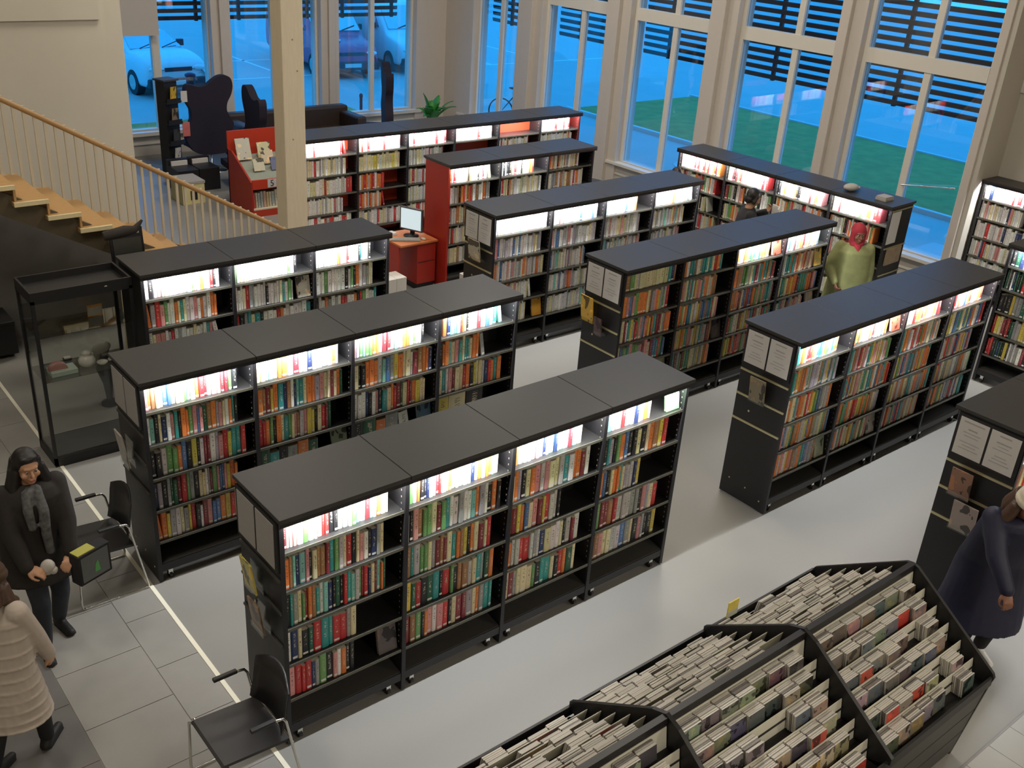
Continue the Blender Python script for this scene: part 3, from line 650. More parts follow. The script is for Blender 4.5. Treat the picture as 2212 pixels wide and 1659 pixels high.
CC = [((.10, .09, .08), 'black'), ((.30, .26, .21), 'brown grey'), ((.16, .13, .11), 'dark brown'), ((.42, .38, .32), 'pale grey'), ((.52, .07, .05), 'red'), ((.62, .28, .05), 'orange'), ((.12, .15, .19), 'slate blue'), ((.22, .24, .19), 'olive'), ((.55, .50, .42), 'cream')]
CWT = [6, 6, 6, 4, 1.2, 0.8, 3, 2, 2]
SV = []; SF = []; SMI = []
def cdM(x, dy, z, s_, tilt, wv=.142, hv=.125, yaw=0.0):
    m = Matrix.Translation((x, BY + dy, z)) @ Matrix.Rotation(PI if s_ > 0 else 0, 4, 'Z') @ Matrix.Rotation(-tilt, 4, 'X') @ Matrix.Rotation(yaw, 4, 'Z') @ Matrix.Diagonal((wv, 0.0098, hv, 1)); return m
SIDE = {-1: 'outer side', 1: 'bookcase side'}
SECT = {0: 'front section', 1: 'middle section', 2: 'navy-coat end section'}
for s_ in (-1, 1):
    for b in range(3):
        xa, xb = XE[b] + 0.02, XE[b + 1] - 0.02
        for k in range(6):
            dy = s_ * (0.045 + k * 0.109); zb = ztop(dy) - 0.142
            dm_ = MB().box((xa - BX, -0.002, 0), (xb - BX, 0.002, 0.138 if s_ < 0 else 0.168), M=Matrix.Rotation(-0.16 * -s_, 4, 'X') if s_ < 0 else Matrix.Rotation(0.16, 4, 'X')); dm_.build('divider', acrylic, br, loc=(0, dy, zb))
            MB().box((xa - BX, dy if s_ > 0 else dy - 0.109, zb - 0.006), (xb - BX, dy + 0.109 if s_ > 0 else dy, zb - 0.001)).build('tray', black, br)
            x = xa + 0.085
            q = 0
            while x < xb - 0.07:
                q += 1
                n = crs.randint(4, 7)
                if crs.random() < 0.08: n = 0
                for j in range(n):
                    lift = crs.uniform(0, 0.006); tl = 0.16 + crs.uniform(-.02, .02)
                    yy = dy + s_ * (0.016 + j * 0.0125)
                    m = cdM(x + crs.uniform(-.003, .003), yy, zb + lift + 0.002, s_, tl)
                    if j == n - 1:
                        u, v, d = proj(m @ Vector((0, 0, .5)))
                        if not (-80 < u < 2290 and v < 1760): continue
                        col, cn = crs.choices(CC, CWT)[0]
                        o = bpy.data.objects.new('disc_case', cd_mesh); C.objects.link(o); o.matrix_world = m; o.color = tuple(c * crs.uniform(.5, .85) for c in col) + (1,)
                        tag(o, '%s case, %s along, %s tier below ridge, %s, %s' % (cn, ORD[q], ORD[k + 1], SIDE[s_], SECT[b]), 'disc case', 'disc cases in the browser')
                    else:
                        nV = len(SV)
                        for vv in ((-.5, 0, 0), (.5, 0, 0), (.5, 1, 0), (-.5, 1, 0), (-.5, 0, 1), (.5, 0, 1), (.5, 1, 1), (-.5, 1, 1)): SV.append(tuple(m @ Vector(vv)))
                        for f in ((0, 3, 2, 1), (4, 5, 6, 7), (0, 1, 5, 4), (1, 2, 6, 5), (2, 3, 7, 6), (3, 0, 4, 7)): SF.append(tuple(i + nV for i in f))
                        SMI += [crs.choice((0, 0, 0, 1, 2))] * 6
                x += 0.150 + crs.uniform(0, .006)
me = bpy.data.meshes.new('disc_cases'); me.from_pydata(SV, [], SF)
for m in (case_edge, mat('case_grey_dark', (.22, .20, .18), .35, var=.2), mat('case_pale', (.58, .54, .46), .35, var=.1)): me.materials.append(m)
me.polygons.foreach_set('material_index', SMI); o = bpy.data.objects.new('disc_cases', me); C.objects.link(o); tag(o, 'more plastic disc cases packed behind the front ones', 'disc cases', kind='stuff')
put('price_card', 'small yellow card standing on the far edge of the disc browser', 'card', MB().box((-.055, -.004, 0), (.055, .004, .13)).box((-.055, -.0055, 0.0), (.055, -.004, .05), 1), [mat('card_yellow', (.74, .60, .12), .6, var=.3, scale=12), acrylic], (2.72, -1.36, 0.80), 0)
o = put('yellow_ball', 'yellow rounded object peeking up at the lower frame edge', 'ball', MB().ball((0, 0, 0.06), (0.06, 0.06, 0.06)), mat('acid_yellow', (.72, .66, .04), .5), (2.42, -2.98, 0.68)); 
put('side_ledge', 'dark ledge beside the disc browser under the yellow object', 'ledge', MB().box((-.2, -.12, 0.0), (.2, .10, 0.68)), black, (2.42, -2.98, 0), 0.01)

# ------------------------------------------------------------------ steel-framed armchairs
def chair(label, loc, rz):
    """faces local -y; sled frame of chrome tube, black shell"""
    t = thing('armchair', label, 'chair', loc, rz, 'steel-framed black armchairs')
    m = MB(); m.prism([(-0.24, 0.452), (-0.22, 0.462), (0.20, 0.435), (0.22, 0.42), (0.20, 0.415), (-0.22, 0.440)], 'x', -0.225, 0.225); m.build('seat', mat('black_seat', (.022, .02, .02), .45), t, bevel=0.006)
    bk = MB(); n = 9; vs = []; 
    for i in range(n):
        u = -1 + 2 * i / (n - 1); cur = 0.05 * u * u
        for z, yy in ((0.47, 0.205), (0.60, 0.235), (0.72, 0.25), (0.845 - 0.07 * abs(u) ** 2.5, 0.262)):
            vs.append((u * 0.215 * (1 if z < .8 else 0.93), yy - cur, z))
    nv = len(vs); vs += [(x, y + 0.012, z) for x, y, z in vs]; fs = []
    for i in range(n - 1):
        for j in range(3):
            a = i * 4 + j; fs.append((a, a + 4, a + 5, a + 1)); fs.append((nv + a, nv + a + 1, nv + a + 5, nv + a + 4))
        fs.append((i * 4 + 3, i * 4 + 7, nv + i * 4 + 7, nv + i * 4 + 3)); fs.append((i * 4, nv + i * 4, nv + i * 4 + 4, i * 4 + 4))
    for e in (0, (n - 1) * 4):
        for j in range(3): fs.append((e + j, e + j + 1, nv + e + j + 1, nv + e + j))
    bk.add(vs, fs, 0, True).build('backrest', mat('black_seat', (.022, .02, .02), .45), t)
    for s_ in (-1, 1):
        x = s_ * 0.262
        MB().tube([(s_ * .22, -0.225, 0.44), (x, -0.235, 0.42), (x, -0.25, 0.06), (x, -0.245, 0.02), (x, -0.22, 0.012), (x, 0.24, 0.012), (x, 0.27, 0.02), (x, 0.27, 0.05), (x, 0.17, 0.62), (x, 0.15, 0.655), (x, 0.11, 0.662), (x, -0.05, 0.662)], 0.0095, 8).build('leg_frame', steel, t)
        MB().box((x - 0.016, -0.06, 0.658), (x + 0.016, 0.10, 0.682)).build('armrest', black, t, bevel=0.006)
    MB().tube([(-0.262, 0.21, 0.43), (0.262, 0.21, 0.43)], 0.009, 8).build('cross_tube', steel, t); MB().tube([(-0.262, -0.20, 0.43), (0.262, -0.20, 0.43)], 0.009, 8).build('cross_tube', steel, t)
    return t
ch = chair('black steel-framed armchair standing against the front bookcase end', (-0.34, -0.06, 0), -PI / 2)
c2 = copy_tree(ch, (-0.37, 2.44, 0), -PI / 2, 'black steel-framed armchair against the second bookcase, behind the woman with the folder')

# ------------------------------------------------------------------ computer desk
d = thing('computer_desk', 'red desk with an orange top at the end of a bookcase', 'desk', (5.215, 6.60, 0))
MB().box((0, 0, 0.695), (0.63, 0.62, 0.722)).build('desk_top', mat('orange_top', (.62, .20, .06), .45, var=.06), d, bevel=0.004)
MB().box((0.30, 0.03, 0.10), (0.61, 0.58, 0.695)).build('pedestal', redlam, d); MB().box((0.32, 0.05, 0), (0.60, 0.56, 0.10)).build('plinth', black, d)
MB().box((0.31, 0.024, 0.42), (0.60, 0.030, 0.425)).build('drawer_gap', black, d); MB().box((0, 0.05, 0), (0.025, 0.58, 0.695)).build('side_panel', redlam, d)
mo = thing('monitor', 'flat computer monitor with a pale lit screen on the red desk', 'monitor', (5.60, 6.92, 0.722), -1.15)
MB().lathe([(0.11, 0), (0.11, 0.012), (0.03, 0.02), (0.025, 0.03)], 18).build('base', black, mo); MB().box((-0.03, 0.02, 0.02), (0.03, 0.05, 0.20)).build('stand', black, mo)
MB().box((-0.185, -0.015, 0.08), (0.185, 0.03, 0.41)).build('housing', mat('monitor_grey', (.10, .10, .11), .5), mo, bevel=0.006)
MB().box((-0.165, -0.018, 0.105), (0.165, -0.015, 0.392)).build('screen', mat('lit_screen', (.60, .74, .80), .3, emit=0.75, var=.02), mo)
k_ = thing('keyboard', 'grey keyboard on the orange desk top', 'keyboard', (5.42, 6.80, 0.722), -0.55)
MB().box((-0.21, -0.07, 0), (0.21, 0.07, 0.018)).build('case', mat('key_grey', (.34, .33, .30), .6), k_, bevel=0.003)
kk = MB()
for r in range(5):
    for c in range(14): kk.box((-0.197 + c * 0.0282, -0.058 + r * 0.0235, 0.018), (-0.173 + c * 0.0282, -0.039 + r * 0.0235, 0.024))
kk.build('keys', mat('key_pale', (.42, .40, .36), .6), k_)['kind'] = 'stuff'
put('mouse', 'small pale computer mouse beside the keyboard', 'mouse', MB().ball((0, 0, 0.012), (0.03, 0.05, 0.018)), mat('mouse_pale', (.60, .56, .46), .5), (5.66, 6.70, 0.722))
put('desk_booklet', 'stack of pale papers on the corner of the orange desk', 'papers', MB().box((-.10, -.07, 0), (.10, .07, .02)).box((-.09, -.06, .02), (.095, .065, .034)), paper, (5.34, 7.10, 0.7225))
put('document_tray', 'white box standing under the end of the red ended bookcase', 'box', MB().box((-.20, -.12, 0), (.20, .12, .03)).box((-.20, -.12, .03), (-.185, .12, .20)).box((.185, -.12, .03), (.20, .12, .20)).box((-.185, .105, .03), (.185, .12, .20)).box((-.185, -.12, .03), (.185, -.105, .20)), white, (6.20, 6.15, 0.10), 0.004)
put('step_stool', 'low dark kick stool carrying the white box', 'stool', MB().lathe([(0.22, 0), (0.22, 0.02), (0.19, 0.03), (0.17, 0.085), (0.19, 0.10)], 20), black, (6.20, 6.15, 0))
put('floor_box', 'pale carton on the floor below the computer desk', 'box', MB().box((-.16, -.14, 0), (.16, .14, .36)).box((-.003, -.142, .0), (.003, .142, .362), 1), [white, graypaper], (5.00, 6.50, 0), 0.006)

# ------------------------------------------------------------------ red children's book bin behind the column
rb = thing('book_bin', 'red picture-book bin with a high back panel beside the timber column', 'book bin', (5.02, 10.8, 0))
for x in (0.0, 0.92):
    MB().prism([(0, 0), (0.86, 0), (0.86, 0.98), (0.70, 0.98), (0, 0.60)], 'x', x, x + 0.03).build('side_panel', redlam, rb)
MB().box((0.0, 0.83, 0), (0.95, 0.86, 1.28)).build('back_panel', mat('bin_red', (.58, .05, .02), .45, var=.05), rb); br2 = mat('bin_red', (.58, .05, .02), .45)
MB().box((0.03, 0.0, 0.0), (0.92, 0.03, 0.115)).build('kick_board', br2, rb); MB().box((0.03, 0.0, 0.47), (0.92, 0.03, 0.63)).build('front_panel', br2, rb)
MB().box((0.03, 0.0, 0.115), (0.92, 0.82, 0.135)).build('shelf', mat('bin_shelf', (.72, .66, .50), .5), rb); MB().box((0.03, 0.32, 0.14), (0.92, 0.34, 0.60)).build('inner_back', black, rb)
MB().prism([(0.03, 0.60), (0.82, 0.86), (0.82, 0.84), (0.03, 0.58)], 'x', 0.03, 0.92).build('sloping_tray', mat('tray_grey', (.30, .33, .27), .6), rb)
MB().box((0.30, -0.004, 0.485), (0.46, 0.0, 0.625)).build('number_label', paper, rb)
def lettering(body, size, m, parent, loc, rot):
    fc = bpy.data.curves.new('lettering', 'FONT'); fc.body = body; fc.size = size; fc.align_x = 'CENTER'; fc.extrude = 0.001; fo = bpy.data.objects.new('lettering', fc); C.objects.link(fo)
    bpy.context.view_layer.update(); me = bpy.data.meshes.new_from_object(fo.evaluated_get(bpy.context.evaluated_depsgraph_get())); bpy.data.objects.remove(fo)
    me.materials.clear(); me.materials.append(m); o = bpy.data.objects.new('lettering', me); C.objects.link(o); o.parent = parent; o.location = loc; o.rotation_euler = rot; return o
lettering('5', 0.15, black, rb, (0.38, -0.006, 0.505), (PI / 2, 0, 0))
prs = random.Random(9)
PBC = [((.78, .72, .56), 'cream'), ((.70, .45, .35), 'salmon'), ((.62, .10, .08), 'red'), ((.74, .60, .30), 'straw'), ((.50, .55, .52), 'grey green')]
x = 0.06; i = 0
while x < 0.86:
    w_ = prs.uniform(.03, .06); col, cn = prs.choice(PBC); h = prs.uniform(.25, .29); i += 1
    o = bpy.data.objects.new('picture_book', bm_); C.objects.link(o); o.color = col + (1,)
    o.matrix_world = Matrix.Translation((5.02, 10.8, 0)) @ Matrix.Translation((x + w_ / 2, 0.06, 0.137)) @ Matrix.Rotation(-0.05, 4, 'Y') @ Matrix.Diagonal((w_ * .9, .22, h, 1))
    tag(o, '%s picture book in the red bin lower bay, %s from its outer side' % (cn, ORD[i]), 'book', 'picture books in the red bin'); x += w_ + .006
for k, (x, y, z, a, ww, hh, col, cn) in enumerate(((0.20, 0.60, 0.83, -.30, .26, .36, (.66, .63, .52), 'large pale'), (0.58, 0.62, 0.83, -.3, .24, .26, (.72, .66, .42), 'cream'), (0.30, 0.26, 0.71, -.35, .20, .20, (.70, .66, .50), 'small pale'), (0.62, 0.26, 0.70, -.35, .20, .22, (.20, .22, .35), 'blue and pink'), (0.55, 0.44, 0.77, -.35, .22, .22, (.74, .62, .44), 'straw'))):
    o = bpy.data.objects.new('picture_book', face_me); C.objects.link(o); o.color = col + (1,)
    o.matrix_world = Matrix.Translation((5.02 + x, 10.8 + y, z)) @ Matrix.Rotation(a, 4, 'X') @ Matrix.Diagonal((ww, .02, hh, 1)); tag(o, '%s picture book leaning in the top tray of the red bin' % cn, 'book', 'picture books in the red bin')

# ------------------------------------------------------------------ reading corner by the far windows
plum = mat('plum_felt', (.016, .011, .024), .85, var=.2)
def wingchair(label, pts, loc, thick, rz=0.0, base=None):
    """high back cut in a wavy outline; pts (x, z) about the post"""
    t = thing('lounge_chair', label, 'lounge chair', loc, rz, 'high-backed plum lounge chairs')
    # smooth the outline
    P = [Vector((x, z)) for x, z in pts]; n = len(P); Q = []
    for i in range(n):
        a, b, c_, d_ = P[i - 1], P[i], P[(i + 1) % n], P[(i + 2) % n]
        for s_ in (0, .33, .66): Q.append(tuple(0.5 * ((2 * b) + (c_ - a) * s_ + (2 * a - 5 * b + 4 * c_ - d_) * s_ ** 2 + (3 * b - a - 3 * c_ + d_) * s_ ** 3)))
    MB().prism(Q, 'y', -thick / 2, thick / 2, sm=True).build('back_shell', plum, t, bevel=0.03)
    MB().prism([(-.30, .36), (.30, .36), (.32, .42), (.30, .48), (-.30, .48), (-.32, .42)], 'y', .02, .58).build('seat', plum, t, bevel=0.03)
    MB().lathe([(0.30, 0), (0.30, 0.008), (0.10, 0.018), (0.03, 0.03), (0.028, 0.36)], 28).build('swivel_foot', steel, t)
    return t
cp = [(5.29, 1.42), (5.29, 1.56), (5.36, 1.63), (5.54, 1.58), (5.71, 1.6), (5.83, 1.68), (5.96, 1.75), (6.09, 1.76), (6.19, 1.7), (6.22, 1.56), (6.18, 1.4), (6.1, 1.26), (6.08, 1.12), (6.13, 1.0), (6.2, 0.88), (6.19, 0.77), (6.12, 0.66), (6.07, 0.51), (6.08, 0.34), (5.86, 0.30), (5.58, 0.31), (5.41, 0.37), (5.31, 0.49), (5.25, 0.63), (5.26, 0.78), (5.33, 0.9), (5.38, 1.03), (5.37, 1.17), (5.31, 1.29)]
cps = [(x - 5.74, z) for x, z in cp]
wingchair('dark plum lounge chair with wavy high back turned to the room', cps, (5.74, 14.0, 0), 0.14)
wingchair('plum lounge chair seen edge on beside the red bin', cps, (6.02, 12.62, 0), 0.14, PI / 2 - 0.12)
wingchair('plum lounge chair seen edge on before the third far window', cps, (9.86, 14.2, 0), 0.16, PI / 2 - 0.45)
s = thing('sofa', 'dark brown two seat sofa under the far window', 'sofa', (6.30, 13.70, 0))
sofm = mat('brown_leather', (.035, .022, .016), .5, var=.15)
MB().box((0.0, 0.0, 0.10), (2.75, 0.95, 0.40)).build('base', sofm, s, bevel=0.03); MB().box((0.0, 0.75, 0.30), (2.75, 1.0, 0.92)).build('backrest', sofm, s, bevel=0.05)
for x in (0.0, 2.53): MB().box((x, 0.0, 0.30), (x + 0.22, 0.98, 0.82)).build('arm', sofm, s, bevel=0.04)
for x in (0.24, 1.38): MB().box((x, 0.02, 0.40), (x + 1.12, 0.74, 0.54)).build('seat_cushion', sofm, s, bevel=0.04)
for x in (0.08, 2.60):
    for y in (0.08, 0.85): MB().box((x, y, 0), (x + 0.06, y + 0.06, 0.10)).build('foot', steel, s)
# leaflet tower
t = thing('leaflet_tower', 'slim black revolving leaflet tower by the low window', 'leaflet rack', (4.92, 13.9, 0), 0.3)
MB().box((-.14, -.12, 0.05), (.14, .12, 1.74)).build('core', black, t); MB().lathe([(0.20, 0), (0.20, 0.03), (0.06, 0.05)], 20).build('foot', black, t); MB().box((-.17, -.15, 1.74), (.17, .15, 1.77)).build('cap', deckm, t)
for k, (z, col) in enumerate(((1.38, (.62, .40, .05)), (1.00, (.24, .18, .12)), (0.62, (.05, .05, .05)), (0.28, (.50, .48, .46)))):
    MB().box((-.15, -.19, z - 0.03), (.15, -.12, z)).box((-.15, -.19, z), (.15, -.183, z + 0.06)).build('pocket', black, t)
    o = MB().box((-.07, -.012, 0), (.06, .0, .27)).build('leaflet', covm, t, loc=(0.0, -.165, z + .004), rot=(.12, 0, 0)); o.color = col + (1,)
    MB().box((.12, -.15, z - 0.03), (.20, .15, z)).build('pocket', black, t)
put('pink_card', 'pink leaflet hanging on the side of the leaflet tower', 'leaflet', MB().box((-.07, -.006, 0), (.07, .006, .26)), mat('pink_card', (.62, .16, .14), .6, var=.3, scale=10), (5.24, 13.9, 0.70))
put('white_card', 'white leaflet on the upper side pocket of the leaflet tower', 'leaflet', MB().box((-.06, -.006, 0), (.06, .006, .20)), paper, (5.22, 13.85, 1.34))
# low leaflet troughs
for k, (x, y, lab) in enumerate(((4.72, 13.0, 'black low browser box in front of the leaflet tower'), (5.12, 13.02, 'black low browser box beside the lounge chair foot'))):
    b = thing('browser_box', lab, 'browser box', (x, y, 0)); MB().box((-.19, -.35, 0), (.19, .2, .40)).build('body', black, b, bevel=0.005)
    MB().box((-.19, .10, .40), (.19, .2, .50)).build('back_board', black, b); MB().box((-.15, .05, .40), (.15, .09, .48)).build('header_strip', paper, b)
yb = thing('yellow_bin', 'pale yellow box standing on the floor behind the handrail', 'box', (4.50, 12.2, 0))
MB().box((-.2, -.25, 0), (.2, .25, .36)).build('body', mat('pale_yellow', (.70, .62, .30), .6), yb, bevel=0.005); MB().box((-.21, -.26, .36), (.21, .26, .40)).build('lid', graypaper, yb); MB().box((-.06, -.256, .08), (.06, -.25, .24)).build('slot', black, yb)
# round armchair behind the red-ended bookcase
ra = thing('tub_chair', 'dark round tub armchair at the window end of a bookcase', 'armchair', (9.75, 7.75, 0), 0.5)
MB().lathe([(0.10, 0.05), (0.36, 0.06), (0.40, 0.25), (0.40, 0.42), (0.34, 0.44)], 26).build('seat', mat('dark_fabric', (.022, .021, .024), .8), ra)
vs = []; fs = []; n = 22
for i in range(n):
    a = -0.35 * PI + 1.7 * PI * i / (n - 1)
    for (r, z) in ((0.41, 0.28), (0.42, 0.72), (0.39, 0.80), (0.33, 0.78), (0.31, 0.42)): vs.append((r * math.cos(a), r * math.sin(a), z))
for i in range(n - 1):
    for j in range(5): fs.append((i * 5 + j, (i + 1) * 5 + j, (i + 1) * 5 + (j + 1) % 5, i * 5 + (j + 1) % 5))
fs += [(0, 1, 2, 3, 4), tuple(range((n - 1) * 5, n * 5))[::-1]]
MB().add(vs, fs, 0, True).build('backrest', mat('dark_fabric', (.022, .021, .024), .8), ra); MB().lathe([(0.24, 0), (0.24, 0.03), (0.05, 0.06)], 18).build('foot', steel, ra)
# pot plant in the corner
pt = thing('pot_plant', 'green leafy pot plant in the corner between the window walls', 'plant', (11.15, 14.35, 0))
MB().lathe([(0.16, 0), (0.20, 0.36), (0.19, 0.38), (0.17, 0.36)], 18).build('pot', white, pt)
leafm = mat('fresh_leaf', (.05, .30, .05), .5, var=.25, scale=6); lr = random.Random(4)
for i in range(26):
    a = lr.uniform(0, 2 * PI); tl = lr.uniform(.25, 1.1); L = lr.uniform(.35, .75); h0 = 0.38
    dx, dy = math.cos(a), math.sin(a); vs = []; nn = 6
    for q in range(nn + 1):
        u = q / nn; r_ = L * u * math.sin(tl) ; z = h0 + L * u * math.cos(tl) + 0.12 * math.sin(u * PI) ; wv = 0.085 * math.sin(PI * min(1, u * .9 + .08)) + .004
        vs += [(dx * r_ - dy * wv, dy * r_ + dx * wv, z), (dx * r_, dy * r_, z - .01), (dx * r_ + dy * wv, dy * r_ - dx * wv, z)]
    fs = []
    for q in range(nn):
        for j in range(2): fs.append((q * 3 + j, q * 3 + j + 1, q * 3 + j + 4, q * 3 + j + 3))
    lf = MB().add(vs, fs, 0, True).build('leaf', leafm, pt); so = lf.modifiers.new('thick', 'SOLIDIFY'); so.thickness = 0.003
# things on and about the window bookcase
put('cap_on_bookcase', 'pale crumpled cap lying on top of the window bookcase', 'cap', MB().ball((0, 0, .03), (.13, .09, .05)).ball((.11, .02, .015), (.10, .08, .018)), mat('pale_cloth', (.42, .40, .36), .9), (10.15, 2.95, 1.852))
put('leaflet_pile', 'short pile of leaflets on the far end of the window bookcase top', 'leaflets', MB().box((-.10, -.08, 0), (.10, .08, .03)).box((-.09, -.07, .03), (.10, .075, .05)), graypaper, (10.20, 2.45, 1.831))
put('blue_bag', 'dark blue bag with pale star prints hanging by the person in green', 'bag', MB().lathe([(0.03, 0), (0.10, 0.02), (0.12, 0.20), (0.10, 0.42), (0.06, 0.46)], 16), mat('navy_bag', (.01, .03, .20), .5), (9.70, 2.52, 0.75))
for k, (z, s_) in enumerate(((0.12, .045), (0.26, .05), (0.40, .04))):
    o = MB().prism([((s_ if q % 2 else s_ * .5) * math.cos(q * PI / 6), (s_ if q % 2 else s_ * .5) * math.sin(q * PI / 6)) for q in range(12)], 'y', -0.003, 0.003).build('star_print', mat('star_blue', (.35, .62, .85), .5), bpy.data.objects['blue_bag'], loc=(-0.075, -0.094, z), rot=(0, 0, -0.67))

# ------------------------------------------------------------------ outside
asph = mat('wet_asphalt', (.42, .42, .40), .6, var=.10, scale=1.2)
struct('parking_ground', MB().box((-30, 15.95, -0.32), (70, 80, -0.12)), asph)
struct('road_ground', MB().box((12.9, -30, -0.32), (70, 15.95, -0.12)), asph)
gm = mat('lawn_green', (.40, .27, .06), .9, var=.35, scale=3.0, bump=.4)
struct('lawn_1', MB().box((17.2, -25, -0.12), (22.2, 16.3, -0.07)), gm)
struct('lawn_2', MB().box((-20, 15.95, -0.12), (11.5, 18.6, -0.07)), gm)
mk = mat('road_paint', (.75, .75, .72), .6)
struct('kerb_1', MB().box((22.2, -25, -0.12), (22.32, 16.4, -0.03)), mat('kerb_stone', (.60, .60, .58), .7)); struct('kerb_2', MB().box((17.08, -25, -0.12), (17.2, 16.4, -0.03)), mat('kerb_stone', (.60, .60, .58), .7))
pm = MB()
for k in range(6): pm.box((9.6 + k * 2.55, 23.3, -0.12), (9.7 + k * 2.55, 28.3, -0.115))
pm.box((4, 23.2, -0.12), (26, 23.3, -0.115)); pm.box((9.0, 26.1, -0.12), (14.2, 26.2, -0.115))
struct('parking_lines', pm, mk)
struct('drain_cover', MB().lathe([(0.5, 0), (0.5, .006), (0.42, .008), (0.42, .004)], 24), mat('drain_iron', (.50, .50, .50), .5), loc=(15.6, 10.3, -0.12)); struct('drain_cover', MB().box((-.55, -.35, 0), (.55, .35, .006)), mat('drain_iron', (.50, .50, .50), .5), loc=(14.9, 3.9, -0.12))
for k, (x, y, hgt, lab) in enumerate(((10.52, 16.35, 0.85, 'thin dark bollard outside the third far window'), (7.45, 18.9, 1.05, 'stout dark bollard in front of the white car'))):
    r_ = 0.035 if k == 0 else 0.10
    put('bollard', lab, 'bollard', MB().lathe([(r_, 0), (r_, hgt - .1), (r_ * 1.25, hgt - .08), (r_ * 1.25, hgt - .03), (r_ * .6, hgt)], 14), mat('bollard_blue', (.02, .02, .06), .5), (x, y, -0.12))
# timber sun louvres outside every window
lvm = mat('louvre_timber', (.045, .026, .022), .7, var=.2); lvm2 = mat('louvre_bracket', (.02, .02, .025), .6)
def louvre(label, M, L, z0, n, posts):
    t = thing('sun_louvre', label, 'louvre', (0, 0, 0), 0, 'slatted sun louvres outside the windows'); t.matrix_world = M
    sm = MB().box((0, 0, -0.035), (L, 0.025, 0.04)).mesh('slat', [lvm])
    for k in range(n):
        o = bpy.data.objects.new('slat', sm); C.objects.link(o); o.parent = t; o.location = (0, 0, z0 + 0.02 + k * 0.138); o.rotation_euler = (0.25, 0, 0)
    for x in posts: MB().box((x - 0.03, 0.03, z0 - 0.04), (x + 0.03, 0.09, z0 + n * 0.138)).build('bracket', lvm2, t)
    for x in posts: MB().box((x - 0.02, -0.25, z0 + n * 0.138 - .1), (x + 0.02, 0.06, z0 + n * 0.138 - .05)).build('arm', lvm2, t)
for i, (a, b) in enumerate(bays):
    louvre('dark slatted louvre outside the %s window from the corner' % ORD[i + 1], me_ @ Matrix.Translation((NY - b - 0.35, 0.80, 0)), b - a + (0.38 if i < 4 else 0.30), 2.50, 15, (0.62, b - a + 0.2))
for i, (a, b) in enumerate(((4.2, 6.6), (6.9, 9.1), (9.35, 11.25))):
    louvre('dark slatted louvre outside the %s far window' % ORD[i + 1], Matrix.Translation((a, 15.98, 0)), b - a, 2.50, 15, (0.5, b - a - 0.12))

